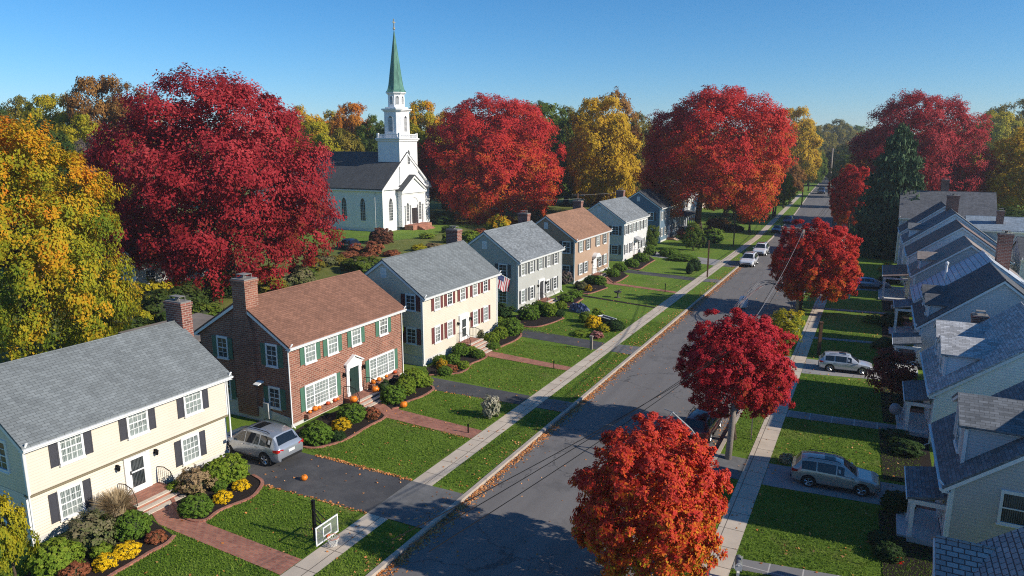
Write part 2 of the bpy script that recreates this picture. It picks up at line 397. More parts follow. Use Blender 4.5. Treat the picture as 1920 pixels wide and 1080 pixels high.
# ---------------------------------------------------------------- foliage
def nrm(a): return a/np.maximum(np.linalg.norm(a, axis=1, keepdims=True), 1e-9)
def leaf_mesh(name, pos, nor, size, tint, mats, asp=.55, seed=1, core=None, fold=.18, along=None):
    """one small folded leaf per position"""
    g = np.random.default_rng(seed); n = len(pos)
    t = g.normal(size=(n, 3)) if along is None else along + .5*g.normal(size=(n, 3))
    t = nrm(t - nor*(t*nor).sum(1, keepdims=True)); w = np.cross(nor, t)
    L = (size*g.uniform(.65, 1.3, n))[:, None]
    a = pos - t*L*.5; b = pos + w*L*asp*.5 - nor*L*fold; c = pos + t*L*.5; d = pos - w*L*asp*.5 - nor*L*fold
    v = np.stack([a, b, c, d], 1).reshape(-1, 3).astype('f')
    nf = n; idx = np.arange(4*n, dtype='i'); mi = np.zeros(n, 'i')
    col = np.ones((n, 4), 'f'); col[:, :3] = np.clip(tint, 0, 1); col = np.repeat(col, 4, axis=0)
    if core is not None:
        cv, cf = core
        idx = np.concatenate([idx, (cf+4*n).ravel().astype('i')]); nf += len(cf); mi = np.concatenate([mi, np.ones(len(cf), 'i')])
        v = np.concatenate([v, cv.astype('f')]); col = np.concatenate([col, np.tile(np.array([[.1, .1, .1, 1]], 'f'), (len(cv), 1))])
    me = D.meshes.new(name)
    me.vertices.add(len(v)); me.vertices.foreach_set('co', v.ravel())
    me.loops.add(len(idx)); me.loops.foreach_set('vertex_index', idx)
    me.polygons.add(nf); me.polygons.foreach_set('loop_start', np.arange(0, 4*nf, 4, dtype='i')); me.polygons.foreach_set('loop_total', np.full(nf, 4, 'i'))
    at = me.attributes.new('tint', 'FLOAT_COLOR', 'POINT'); at.data.foreach_set('color', col.ravel())
    for mt in mats: me.materials.append(mt)
    me.polygons.foreach_set('material_index', mi)
    me.update(calc_edges=True)
    return me
def sphere_core(r, nz=8, na=12, sq=1.):
    v = []; f = []
    for i in range(nz+1):
        th = math.pi*i/nz
        for j in range(na):
            ph = 2*math.pi*j/na
            v.append((r*math.sin(th)*math.cos(ph), r*math.sin(th)*math.sin(ph), r*sq*math.cos(th)))
    for i in range(nz):
        for j in range(na):
            f.append((i*na+j, (i+1)*na+j, (i+1)*na+(j+1) % na, i*na+(j+1) % na))
    return np.array(v), np.array(f)
def dirs(g, n): return nrm(g.normal(size=(n, 3)))
def crown_points(seed, n, clumps, crad, sub=12, low=-.7, lump=.10, inner=.22, shape=None, fill=.0, spiky=.14):
    """clumps of sprays of leaves over a domed volume of radius about 1: returns position, normal, tint"""
    g = np.random.default_rng(seed)
    k = np.arange(clumps)+.5
    z = 1-(1-low)*k/clumps; ph = k*2.39996+g.uniform(0, .9, clumps)
    rr = np.sqrt(np.maximum(0, 1-z*z)); cd = np.stack([rr*np.cos(ph), rr*np.sin(ph), z], 1)
    cd = nrm(cd+g.normal(size=cd.shape)*.10)
    # slow bulges of the whole outline
    bd = dirs(g, 9); amp = g.uniform(-1, 1, 9)
    bul = 1+lump*((np.maximum(0, cd@bd.T)**4)*amp).sum(1)
    R = (1-crad)*bul*np.where(g.uniform(size=clumps) < inner, g.uniform(.45, .75, clumps), g.uniform(.88, 1.05, clumps))
    if shape is not None: R = R*shape(cd)
    cc = cd*R[:, None]
    cr = crad*g.uniform(.7, 1.35, clumps); ct = g.uniform(size=clumps)
    # sprays: smaller tufts on each clump, mostly on its outer and upper side
    sd = nrm(dirs(g, clumps*sub).reshape(clumps, sub, 3)*1.0 + cd[:, None, :]*.75 + np.array([0, 0, .25]))if False else None
    s = dirs(g, clumps*sub).reshape(clumps, sub, 3) + cd[:, None, :]*.75 + np.array([0, 0, .22])
    s = s/np.linalg.norm(s, axis=2, keepdims=True)
    st = g.uniform(size=(clumps, sub)); srad = g.uniform(.7, 1.05, size=(clumps, sub))*np.where(g.uniform(size=(clumps, sub)) < spiky, g.uniform(1.2, 1.55, size=(clumps, sub)), 1)
    ci = g.choice(clumps, n, p=cr**2/np.sum(cr**2)); si = g.integers(0, sub, n)
    sdir = s[ci, si]
    off = dirs(g, n)*(g.uniform(size=n)**.4)[:, None]*.42
    pos = cc[ci] + cr[ci][:, None]*(sdir*srad[ci, si][:, None]*np.array([1, 1, .8]) + off*np.array([1, 1, .75]))
    nor = nrm(cd[ci]*.35 + sdir*.75 + dirs(g, n)*.48 + np.array([0, 0, .35]))
    tl, tc_, ts = g.uniform(size=n), ct[ci], st[ci, si]
    if fill:
        # the leaves of the inner boughs, between and behind the clumps
        k2 = int(n*fill); fd = dirs(g, k2); fd = fd[fd[:, 2] > low-.05]; k2 = len(fd)
        fb = 1+lump*((np.maximum(0, fd@bd.T)**4)*amp).sum(1)
        if shape is not None: fb = fb*shape(fd)
        fp_ = fd*(fb*(1-crad)*g.uniform(.62, .98, k2))[:, None]
        pos = np.concatenate([pos, fp_]); nor = np.concatenate([nor, nrm(fd*.6+dirs(g, k2)*.6+np.array([0, 0, .4]))])
        near_ = np.argmax(fd@cd.T, axis=1)
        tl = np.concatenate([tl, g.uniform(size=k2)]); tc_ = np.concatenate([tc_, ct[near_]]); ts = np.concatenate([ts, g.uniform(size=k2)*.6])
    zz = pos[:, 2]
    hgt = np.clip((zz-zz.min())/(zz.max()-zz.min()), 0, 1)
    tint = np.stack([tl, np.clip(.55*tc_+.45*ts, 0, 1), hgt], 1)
    return pos, nor, tint, cc
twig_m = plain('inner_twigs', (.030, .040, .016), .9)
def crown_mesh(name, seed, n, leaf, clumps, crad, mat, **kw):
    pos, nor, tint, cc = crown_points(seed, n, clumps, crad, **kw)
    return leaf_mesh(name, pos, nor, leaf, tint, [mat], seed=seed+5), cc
def limbs(mb, base_h, r0, targets, scale, top, lean=(0, 0), rng=None, n=7):
    """tapered trunk from the ground with limbs into the crown"""
    g = rng or rnd
    pts = []; rad = []
    steps = 7
    for k in range(steps+1):
        t = k/steps
        pts.append((lean[0]*t+g.uniform(-.02, .02)*top, lean[1]*t+g.uniform(-.02, .02)*top, top*t))
        rad.append(r0*(1.45 if k == 0 else 1.0)*(1-.72*t))
    pts[0] = (0, 0, -.05)
    mb.tube(pts, rad, n+2)
    for tx, ty, tz in targets:
        t0 = g.uniform(.0, .75); h = base_h+(top-base_h)*t0*.9
        f = h/top
        p0 = Vector((lean[0]*f, lean[1]*f, h)); p3 = Vector((tx, ty, max(tz, h+.1*top)))
        d = p3-p0
        p1 = p0+d*.33+Vector((0, 0, .03*d.length)); p2 = p0+d*.68+Vector((g.uniform(-.05, .05), g.uniform(-.05, .05), .05))*d.length
        rr = r0*(1-.72*f)*.55
        mb.tube([p0, p1, p2, p3], [rr, rr*.7, rr*.42, rr*.12], n-1, False)
CROWNS = {}
def tree(label, cat, X, Y, rx, ry, zbot, ztop, crown, mat, r0=.3, name='maple_tree', dx=0., dy=0., rz=None, group=None, nl=16, off_low=.1, bare=None):
    """a tree: Empty at the foot, trunk with limbs, crown of leaves. crown = (mesh, clump centres) of unit radius"""
    t = thing(name, label, cat, (X, Y, 0), 0, group)
    me, cc = crown
    cz = (zbot+ztop)/2; rzv = (ztop-zbot)/2
    zs = np.array([v for v in me['zr']]) if 'zr' in me else np.array([-.9, 1.05])
    # fit the crown's own vertical span between zbot and ztop
    k = (ztop-zbot)/(zs[1]-zs[0]); c0 = zbot-zs[0]*k
    a = rnd.uniform(0, 6.28) if rz is None else rz
    co = D.objects.new('crown', me); C.objects.link(co); co.parent = t
    co.location = (dx, dy, c0); co.scale = (rx, ry, k); co.rotation_euler = (0, 0, a)
    if me.materials[0] != mat:
        co.material_slots[0].link = 'OBJECT'; co.material_slots[0].material = mat
    mb = MB(); g = random.Random(int(X*13+Y*7))
    sel = g.sample(range(len(cc)), min(nl, len(cc)))
    tg = []
    for i in sel:
        x, y, z = cc[i]; x, y = x*math.cos(a)-y*math.sin(a), x*math.sin(a)+y*math.cos(a)
        tg.append((dx+x*rx*.92, dy+y*ry*.92, c0+z*k*.92))
    limbs(mb, max(.35, zbot+off_low*(ztop-zbot)), r0, tg, 1, c0+.55*k, (dx*.3, dy*.3), g)
    mb.build('trunk', bark_m, t, True)
    return t
def reg(key, seed, n, leaf, clumps, crad, mat, **kw):
    me, cc = crown_mesh('crown_'+key, seed, n, leaf, clumps, crad, mat, **kw)
    z = np.empty(len(me.vertices)*3, 'f'); me.vertices.foreach_get('co', z); z = z.reshape(-1, 3)
    r = float(np.percentile(np.hypot(z[:, 0], z[:, 1]), 99.3)); zr = np.percentile(z[:, 2], [.4, 99.7])
    me.vertices.foreach_set('co', (z/np.array([r, r, 1], 'f')).ravel().astype('f'))
    me['zr'] = [float(zr[0]), float(zr[1])]
    cc = cc/np.array([r, r, 1])
    CROWNS[key] = (me, cc)
    return CROWNS[key]

# shrubs: unit radius, standing on z = 0
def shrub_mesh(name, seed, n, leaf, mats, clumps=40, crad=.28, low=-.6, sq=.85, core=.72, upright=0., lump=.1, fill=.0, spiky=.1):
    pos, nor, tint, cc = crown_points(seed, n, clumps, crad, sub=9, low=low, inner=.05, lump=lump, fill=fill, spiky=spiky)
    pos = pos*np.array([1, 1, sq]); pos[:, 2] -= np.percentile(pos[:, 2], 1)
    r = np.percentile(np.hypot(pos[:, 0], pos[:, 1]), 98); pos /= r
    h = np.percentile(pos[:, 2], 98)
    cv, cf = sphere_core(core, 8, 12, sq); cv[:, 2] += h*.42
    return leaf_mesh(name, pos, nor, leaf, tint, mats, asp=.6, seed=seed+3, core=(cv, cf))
def blade_mesh(name, seed, n, mats, spread=.5, height=1.6, lean=.5, wid=.02, plume=False):
    g = np.random.default_rng(seed)
    a = g.uniform(0, 6.28, n); d = np.stack([np.cos(a), np.sin(a), np.zeros(n)], 1)
    base = d*(g.uniform(0, spread*.35, n))[:, None]; ln = g.uniform(.1, lean, n); h = g.uniform(.65, 1, n)*height
    w = np.stack([-np.sin(a), np.cos(a), np.zeros(n)], 1)*wid
    m = base+d*(ln*spread*.6)[:, None]+np.stack([0*h, 0*h, h*.65], 1); t = base+d*(ln*spread*1.9)[:, None]+np.stack([0*h, 0*h, h*(1-.25*ln)], 1)
    v = np.stack([base-w, base+w, m+w, m-w, m-w, m+w, t+w*.2, t-w*.2], 1).reshape(-1, 3).astype('f')
    me = D.meshes.new(name); nf = 2*n
    me.vertices.add(len(v)); me.vertices.foreach_set('co', v.ravel())
    me.loops.add(4*nf); me.loops.foreach_set('vertex_index', np.arange(4*nf, dtype='i'))
    me.polygons.add(nf); me.polygons.foreach_set('loop_start', np.arange(0, 4*nf, 4, dtype='i')); me.polygons.foreach_set('loop_total', np.full(nf, 4, 'i'))
    col = np.ones((n, 4), 'f'); col[:, :3] = g.uniform(size=(n, 3)); col = np.repeat(col, 8, axis=0)
    at = me.attributes.new('tint', 'FLOAT_COLOR', 'POINT'); at.data.foreach_set('color', col.ravel())
    for mt in mats: me.materials.append(mt)
    me.update(calc_edges=True)
    return me
SH = {
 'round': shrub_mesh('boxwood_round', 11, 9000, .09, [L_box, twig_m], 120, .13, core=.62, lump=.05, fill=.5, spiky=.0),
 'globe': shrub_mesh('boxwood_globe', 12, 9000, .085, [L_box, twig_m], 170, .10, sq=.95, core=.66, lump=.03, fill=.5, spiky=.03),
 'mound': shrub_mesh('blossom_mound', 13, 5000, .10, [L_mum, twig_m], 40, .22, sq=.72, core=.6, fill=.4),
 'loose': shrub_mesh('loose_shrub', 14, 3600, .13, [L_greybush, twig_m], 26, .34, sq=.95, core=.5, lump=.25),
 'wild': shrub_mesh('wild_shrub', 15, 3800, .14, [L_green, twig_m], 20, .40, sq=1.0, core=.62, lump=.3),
 'straw': blade_mesh('straw_grass', 16, 1500, [L_straw], .75, 1.7, .8, .022),
}
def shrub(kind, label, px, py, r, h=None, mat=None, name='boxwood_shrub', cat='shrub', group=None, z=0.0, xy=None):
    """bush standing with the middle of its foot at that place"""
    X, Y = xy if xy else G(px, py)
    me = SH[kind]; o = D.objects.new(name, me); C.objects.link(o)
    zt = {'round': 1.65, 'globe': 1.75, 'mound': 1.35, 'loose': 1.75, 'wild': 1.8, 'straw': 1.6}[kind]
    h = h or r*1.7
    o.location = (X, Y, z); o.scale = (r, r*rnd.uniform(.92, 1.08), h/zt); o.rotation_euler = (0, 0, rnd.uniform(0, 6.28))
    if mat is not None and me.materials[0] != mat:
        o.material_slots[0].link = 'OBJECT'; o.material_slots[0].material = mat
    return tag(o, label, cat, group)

# ---------------------------------------------------------------- houses (local: x along the front, -y out of the front, z up)
def face(origin, side):
    """matrix of a wall: x along it (right-handed), y out of it, z up"""
    ax = {'front': ((-1, 0, 0), (0, -1, 0)), 'back': ((1, 0, 0), (0, 1, 0)), 'start': ((0, 1, 0), (-1, 0, 0)), 'end': ((0, -1, 0), (1, 0, 0))}[side]
    M = Matrix.Identity(4)
    for i in range(3):
        M[i][0] = ax[0][i]; M[i][1] = ax[1][i]; M[i][2] = (0, 0, 1)[i]; M[i][3] = origin[i]
    return M
wrnd = random.Random(15)
def window(root, M, w=.85, h=1.45, cols=3, rows=2, shutter=None, pane=None, sw=.42, frame=None, bays=None, sill=True):
    """casing, sashes and glazing bars as the window; glass is its pane; shutters are parts of the house"""
    frame = frame or white; pane = pane or wrnd.choice((glass, glass, glass_mid, glass_dark))
    f = MB(M); c = .10
    f.box(-w/2-c, 0, h/2, w/2+c, .05, h/2+c+.03); f.box(-w/2-c, 0, -h/2-c, w/2+c, .07, -h/2)
    f.box(-w/2-c, 0, -h/2, -w/2, .05, h/2); f.box(w/2, 0, -h/2, w/2+c, .05, h/2)
    if sill: f.box(-w/2-c-.03, 0, -h/2-c-.035, w/2+c+.03, .10, -h/2-c+.012)
    segs = bays or [(-w/2, w/2, cols)]
    for a, b, cc in segs:
        if bays and a > -w/2+.01: f.box(a-.05, 0, -h/2, a+.05, .052, h/2)
        f.box(a, 0, -.025, b, .038, .025)
        for k in range(1, cc): x = a+(b-a)*k/cc; f.box(x-.012, 0, -h/2, x+.012, .030, h/2)
        for s in (-1, 1):
            for k in range(1, rows): z = s*(h/2)*k/rows; f.box(a, 0, z-.011, b, .028, z+.011)
    wo = f.build('window', frame, root)
    p = MB(M); p.poly([(-w/2, .016, -h/2), (-w/2, .016, h/2), (w/2, .016, h/2), (w/2, .016, -h/2)])
    p.build('pane', pane, wo)
    if shutter:
        for s in (-1, 1):
            sh = MB(M); x0 = s*(w/2+c+.02); x1 = s*(w/2+c+.02+sw); a, b = min(x0, x1), max(x0, x1)
            sh.box(a, 0, -h/2-.06, b, .032, h/2+.08)
            for z0, z1 in ((-h/2, -.06), (.04, h/2+.02)):
                k = 9
                for q in range(k):
                    zz = z0+(z1-z0)*(q+.5)/k; sh.box(a+.055, .032, zz-.028, b-.055, .042, zz+.022)
            sh.box(a, .032, -h/2-.06, a+.05, .046, h/2+.08); sh.box(b-.05, .032, -h/2-.06, b, .046, h/2+.08)
            sh.box(a+.05, .032, -.055, b-.05, .046, .035)
            sh.build('shutter', shutter, root)
    return wo
def door(root, M, w=.95, h=2.05, slab=None, surround='plain', glassy=True, tall=0.):
    """z of M is the threshold"""
    d = MB(M); d.box(-w/2, 0, 0, w/2, .05, h)
    if not glassy:
        for s in (-1, 1):
            for z0, z1 in ((.15, .75), (.85, 1.35), (1.45, 1.9)): d.box(s*w/4-w*.16, .05, z0, s*w/4+w*.16, .062, z1)
    else:
        d.box(-w/2, .05, 0, w/2, .066, .28); d.box(-w/2, .05, h-.14, w/2, .066, h); d.box(-w/2, .05, .28, -w/2+.14, .066, h-.14); d.box(w/2-.14, .05, .28, w/2, .066, h-.14)
        d.box(-w/2+.14, .05, .98, w/2-.14, .064, 1.05)
    do = d.build('door', slab or white, root)
    if glassy:
        g = MB(M); g.poly([(-w/2+.14, .056, .28), (-w/2+.14, .056, .98), (w/2-.14, .056, .98), (w/2-.14, .056, .28)]); g.poly([(-w/2+.14, .056, 1.05), (-w/2+.14, .056, h-.14), (w/2-.14, .056, h-.14), (w/2-.14, .056, 1.05)])
        g.build('pane', glass_dark, do)
    hd = MB(M); hd.box(w/2-.11, .066, .95, w/2-.06, .11, 1.12); hd.build('handle', black_iron, do)
    s = MB(M); e = .26 if surround != 'plain' else .17
    for q in (-1, 1):
        a, b = sorted((q*(w/2), q*(w/2+e))); s.box(a, 0, 0, b, .08, h+.05)
        if surround != 'plain':
            s.box(a-.02, 0, 0, b+.02, .11, .22); s.box(a-.02, 0, h-.1, b+.02, .11, h+.05)
            for k in (.3, .5, .7): s.box(a+(b-a)*k-.018, .08, .25, a+(b-a)*k+.018, .095, h-.12)
    s.box(-w/2-e-.03, 0, h+.05, w/2+e+.03, .12, h+.27)
    if surround == 'pediment':
        W2 = w/2+e+.10
        s.box(-W2, 0, h+.27, W2, .2, h+.33)
        s.prism([(-W2, 0, h+.33), (0, 0, h+.33+W2*.5), (W2, 0, h+.33)], (0, .12, 0))
        s.prism([(-W2-.05, 0, h+.33), (0, 0, h+.38+W2*.5), (0, 0, h+.47+W2*.5), (-W2-.05, 0, h+.40)], (0, .24, 0))
        s.prism([(W2+.05, 0, h+.33), (W2+.05, 0, h+.40), (0, 0, h+.47+W2*.5), (0, 0, h+.38+W2*.5)], (0, .24, 0))
    if surround == 'arch':
        W2 = w/2+e+.08; arc = [(W2*math.cos(a), 0, h+.27+W2*.62*math.sin(a)) for a in [math.pi*k/14 for k in range(15)]]
        s.prism(arc[::-1], (0, .55, 0))
        for q in (-1, 1): s.prism([(q*(W2-.06), 0, h-.25), (q*(W2-.06), .5, h+.27), (q*(W2-.06), 0, h+.27)], (.06*-q, 0, 0))
    if surround == 'hood':
        W2 = w/2+e+.25
        s.k = 1; s.prism([(-W2, 0, h+.75), (-W2, .9, h+.30), (-W2, .9, h+.24), (-W2, 0, h+.30)], (2*W2, 0, 0)); s.k = 0
    s.build('door_surround', [white, MATS.get('awning_grey') or plain('awning_grey', (.35, .35, .35), .6)], root)
def lantern(root, M):
    l = MB(M); l.box(-.05, 0, -.1, .05, .03, .12); l.tube([(0, .03, .08), (0, .12, .14), (0, .16, .06)], .012, 5)
    l.lathe([(.03, -.16), (.065, -.12), (.085, .03), (.1, .05), (.03, .13), (.01, .16)], 6, (0, .16, 0)); l.build('lantern', black_iron, root)
cap_stone = plain('chimney_cap_stone', (.21, .195, .18), .85, var=.2)
def chimney(root, x, y, z0, z1, sx, sy, mt=None, flues=1, cap='chimney_cap'):
    c = MB(); mt = mt or brick_chim
    c.cbox(x, y, (z0+z1)/2, sx, sy, z1-z0); c.cbox(x, y, z1-.22, sx+.07, sy+.07, .12); c.cbox(x, y, z1-.05, sx+.12, sy+.12, .14)
    o = c.build('chimney', mt, root)
    k = MB(); k.cbox(x, y, z1+.05, sx+.02, sy+.02, .08)
    for q in range(flues):
        xx = x+(q-(flues-1)/2)*.34; k.lathe([(.11, z1+.09), (.13, z1+.12), (.11, z1+.26), (.09, z1+.26)], 10, (xx, y, 0))
    k.cbox(x, y, z1+.32, sx*.62, sy*.62, .03)
    for a in (-1, 1):
        for b in (-1, 1): k.cbox(x+a*sx*.3, y+b*sy*.27, z1+.20, .03, .03, .22)
    k.build(cap, cap_stone, o)
def gable_roof(root, L, Dp, eave, ridge, mt, y0=0., oh=.32, rk=.16, th=.11, trim=None, x0=0., gutter=True, name='roof', ridge_y=None):
    """two slopes, fascia with gutter, rake boards; ridge along x"""
    ry = ridge_y if ridge_y is not None else y0+Dp/2
    r = MB(); t = MB(); trim = trim or white
    s1 = (ridge-eave)/(ry-y0); s2 = (ridge-eave)/(y0+Dp-ry)
    xa, xb = x0-rk, x0+L+rk
    ze1 = eave-s1*oh; ze2 = eave-s2*oh
    r.prism([(xa, y0-oh, ze1+.03), (xa, ry, ridge+.03), (xa, ry, ridge+.03+th), (xa, y0-oh, ze1+.03+th)], (xb-xa, 0, 0))
    r.prism([(xa, y0+Dp+oh, ze2+.03), (xa, y0+Dp+oh, ze2+.03+th), (xa, ry, ridge+.03+th), (xa, ry, ridge+.03)], (xb-xa, 0, 0))
    r.tube([(xa, ry, ridge+th+.02), (xb, ry, ridge+th+.02)], .05, 6)
    ro = r.build(name, mt, root)
    if gutter:
        for yy, ze in ((y0-oh, ze1), (y0+Dp+oh, ze2)):
            sg = -1 if yy < ry else 1
            t.box(xa+.01, min(yy, yy-sg*.03), ze-.12, xb-.01, max(yy, yy-sg*.03), ze+.03)
            t.prism([(xa, yy, ze-.07), (xa, yy+sg*.09, ze-.03), (xa, yy+sg*.11, ze+.06), (xa, yy, ze+.06)], (xb-xa, 0, 0))
    # boxed eaves and rake boards
    for yy, ze, s in ((y0-oh, ze1, 1), (y0+Dp+oh, ze2, -1)):
        t.box(xa+.02, min(yy+s*.03, yy+s*oh), ze-.11, xb-.02, max(yy+s*.03, yy+s*oh), ze-.075)
    for xx, d in ((xa+.002, .04), (xb-.042, .04)):
        t.prism([(xx, y0-oh, ze1+.02), (xx, ry, ridge+.02), (xx, ry, ridge-.17), (xx, y0-oh, ze1-.15)], (d, 0, 0))
        t.prism([(xx, y0+Dp+oh, ze2+.02), (xx, y0+Dp+oh, ze2-.15), (xx, ry, ridge-.17), (xx, ry, ridge+.02)], (d, 0, 0))
    t.build('roof_trim', trim, root)
    return ro
def downspout(root, x, y, z0, z1, out=.12, mt=None):
    d = MB(); d.tube([(x, y-out-.12, z1+.1), (x, y-out*.3-.05, z1-.25), (x, y-.06, z1-.4), (x, y-.06, z0+.2), (x, y-.28, z0+.06)], .042, 6)
    d.build('downspout', mt or white, root, True)
def house(label, loc, rz, L, Dp, eave, ridge, wall, roofm, wins=(), gwins=(), dr=None, chim=(), found=.35, jetty=None, vents=(), shut=None,
          cat='house', name='colonial_house', group='colonial houses along the street', trim=None, steps=None, lamps=True, spouts=(0, 1), frame=None, corner=True, pane=None, foundm=None, step_rail=False, rail=True, found_end=None, gbars=2):
    h = thing(name, label, cat, (*loc, 0), rz, group)
    yj = jetty[1] if jetty else 0.; zj = jetty[0] if jetty else eave
    w = MB()
    s = (ridge-eave)/(Dp/2)
    def gab(x, z0, z1a, y0):
        return [(x, y0, z0), (x, Dp, z0), (x, Dp, eave), (x, Dp/2, ridge), (x, y0, eave)]
    if jetty:
        w.box(0, yj, found, L, Dp, zj-.02)
        w.prism(gab(0, zj, 0, 0)[::-1], (L, 0, 0))
    else:
        w.prism(gab(0, found, 0, 0)[::-1], (L, 0, 0))
    w.build('wall', wall, h)
    if jetty:
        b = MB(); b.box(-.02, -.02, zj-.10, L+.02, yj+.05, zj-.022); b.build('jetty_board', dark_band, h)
    f = MB(); f.box(.04, yj+.04, -.1, L-.04, Dp-.04, found)
    if found_end: f.prism([(-.03, 0.05, -.1), (-.03, Dp-.05, -.1), (-.03, Dp-.05, found_end[1]), (-.03, .05, found_end[0])], (.06, 0, 0))
    f.build('foundation', foundm or foundc, h)
    if corner:
        for xx in (-.02, L-.08):
            c = MB(); c.box(xx, -.022, zj if jetty else found, xx+.10, .10, eave-.05); c.build('corner_board', trim or white, h)
            if jetty: c = MB(); c.box(xx, yj-.022, found, xx+.10, yj+.10, zj-.1); c.build('corner_board', trim or white, h)
        c = MB(); c.box(-.021, Dp-.1, found, .08, Dp+.02, eave-.05); c.build('corner_board', trim or white, h)
    gable_roof(h, L, Dp, eave, ridge, roofm, trim=trim)
    for k in spouts:
        x = .18 if k == 0 else L-.18
        if k == 0: x = -.02
        else: x = L+.02
        downspout(h, x, 0, 0, eave, .32, trim)
    for (u, z, ww, hh, cols, shu, *ex) in wins:
        yy = yj if (jetty and z < zj) else 0
        window(h, face((u, yy, z), 'front'), ww, hh, cols, 3 if hh > 1.2 else 2, shut if shu else None, bays=ex[0] if ex else None, frame=frame, pane=pane, sw=.34)
    for (sd, dep, z, ww, hh, shu) in gwins:
        xx = 0 if sd == 'start' else L
        window(h, face((xx, dep, z), sd), ww, hh, gbars, gbars, shut if shu else None, pane=glass_dark, frame=frame, sw=.36)
    for (sd, z) in vents:
        xx = 0 if sd == 'start' else L
        M = face((xx, Dp/2, z), sd); v = MB(M); v.box(-.26, 0, -.38, .26, .04, .38); v.k = 1
        for q in range(8): v.box(-.19, .04, -.30+q*.076, .19, .052, -.30+q*.076+.05)
        v.build('gable_vent', [white, trimgrey], h)
    if dr:
        u, zt, sur, slab, gl = dr[:5]
        yy = yj
        door(h, face((u, yy, zt), 'front'), .9, dr[5] if len(dr) > 5 else 1.9, slab, sur, gl)
        if lamps:
            for q in (-1, 1): lantern(h, face((u+q*.95, yy, zt+1.55), 'front'))
        st = MB(); n = max(1, int(round(zt/.17)))
        st.k = 0
        st.box(u-1.0, yy-1.25, -.05, u+1.0, yy-.002, zt-.05)
        for q in range(1, n+1):
            st.box(u-1.0, yy-1.25-.32*q, -.05, u+1.0, yy-1.25-.32*(q-1)-.003, zt-.05-zt*q/(n+1)-.04)
        st.k = 1
        st.box(u-1.03, yy-1.29, zt-.05, u+1.03, yy-1.05, zt-.005)
        for q in range(1, n+1):
            zz = zt-.05-zt*q/(n+1)-.04; st.box(u-1.03, yy-1.27-.32*q, zz, u+1.03, yy-1.25-.32*(q-1)+.02-.05, zz+.04)
        st.k = 0; st.box(u-1.0, yy-1.05, zt-.05, u+1.0, yy-.003, zt-.012)
        st.build('front_steps', [paver, stone_tread], h)
        if rail:
            for q in (-1, 1):
                r = MB(); x = u+q*.97
                r.tube([(x, yy-.05, zt+.78), (x, yy-.5, zt+.86), (x, yy-.95, zt+.74), (x, yy-1.2, zt+.35), (x, yy-1.24, zt-.02)], .022, 6)
                for k in range(8):
                    yb = yy-.1-k*.14; zb = zt+.80+.05*math.sin(k*.6)-(.35 if k > 6 else 0)
                    r.tube([(x, yb, zt-.01), (x, yb, zb)], .010, 4)
                r.tube([(x, yy-.05, zt+.12), (x, yy-1.2, zt+.12)], .012, 4)
                r.build('railing', black_iron, h)
    for cc in chim: chimney(h, *cc)
    return h
dark_band = plain('dark_jetty_board', (.22, .18, .11), .7)  # dark brown board along the foot of the overhanging upper floor
stone_tread = plain('pale_stone_tread', (.55, .47, .38), .8, var=.2, bump=.2)
def dormer(h, x, Dp, eave, ridge, wallm, roofm, w=2.3, front=.35, up=1.15, oh=.22, trim=None):
    """gabled dormer on the front slope (local front = -y)"""
    s = (ridge-eave)/(Dp/2); trim = trim or white
    y0 = front; z0 = eave+s*y0; zt = z0+up; rise = w*.22
    yb = (zt-eave)/s; yr = (zt+rise-eave)/s
    d = MB()
    for q in (-1, 1): d.prism([(x+q*w/2, y0, z0-.1), (x+q*w/2, y0, zt), (x+q*w/2, yb, zt)], (-q*.06, 0, 0))
    d.prism([(x-w/2+.06, y0, z0-.1), (x+w/2-.06, y0, z0-.1), (x+w/2-.06, y0, zt), (x, y0, zt+rise), (x-w/2+.06, y0, zt)], (0, .06, 0))
    do = d.build('dormer', wallm, h)
    t = MB()
    for q in (-1, 1):
        t.box(x+q*w/2-.06*(q < 0)-.01, y0-.02, z0, x+q*w/2+.06*(q > 0)+.01, y0+.10, zt)
        xx = x+q*(w/2+.01)
        t.prism([(xx, y0-oh, zt-.14), (xx, yb+.02, zt-.14), (xx, yb+.2, zt+.0), (xx, y0-oh, zt)], (q*.06, 0, 0))
    t.prism([(x-w/2-.2, y0-oh, zt-.06), (x, y0-oh, zt+rise+.02), (x, y0-oh, zt+rise-.14), (x-w/2-.2, y0-oh, zt-.2)][::-1], (0, .04, 0))
    t.prism([(x+w/2+.2, y0-oh, zt-.06), (x, y0-oh, zt+rise+.02), (x, y0-oh, zt+rise-.14), (x+w/2+.2, y0-oh, zt-.2)], (0, .04, 0))
    t.build('dormer_trim', trim, do)
    r = MB(); e = w/2+.22; k = rise/(w/2); ze = zt-k*.22
    for q in (-1, 1):
        a = [(x, y0-oh-.02, zt+rise+.03), (x+q*e, y0-oh-.02, ze+.03), (x+q*e, (ze-eave)/s+.1, ze+.03), (x, yr+.15, zt+rise+.03)]
        a = [Vector(p) for p in a]
        if q > 0: a = a[::-1]
        r.prism(a, (0, 0, .09))
    r.build('dormer_roof', roofm, do)
    window(do, face((x, y0, z0+up*.52), 'front'), w*.36, up*.72, 2, 2, None, pane=glass_dark)
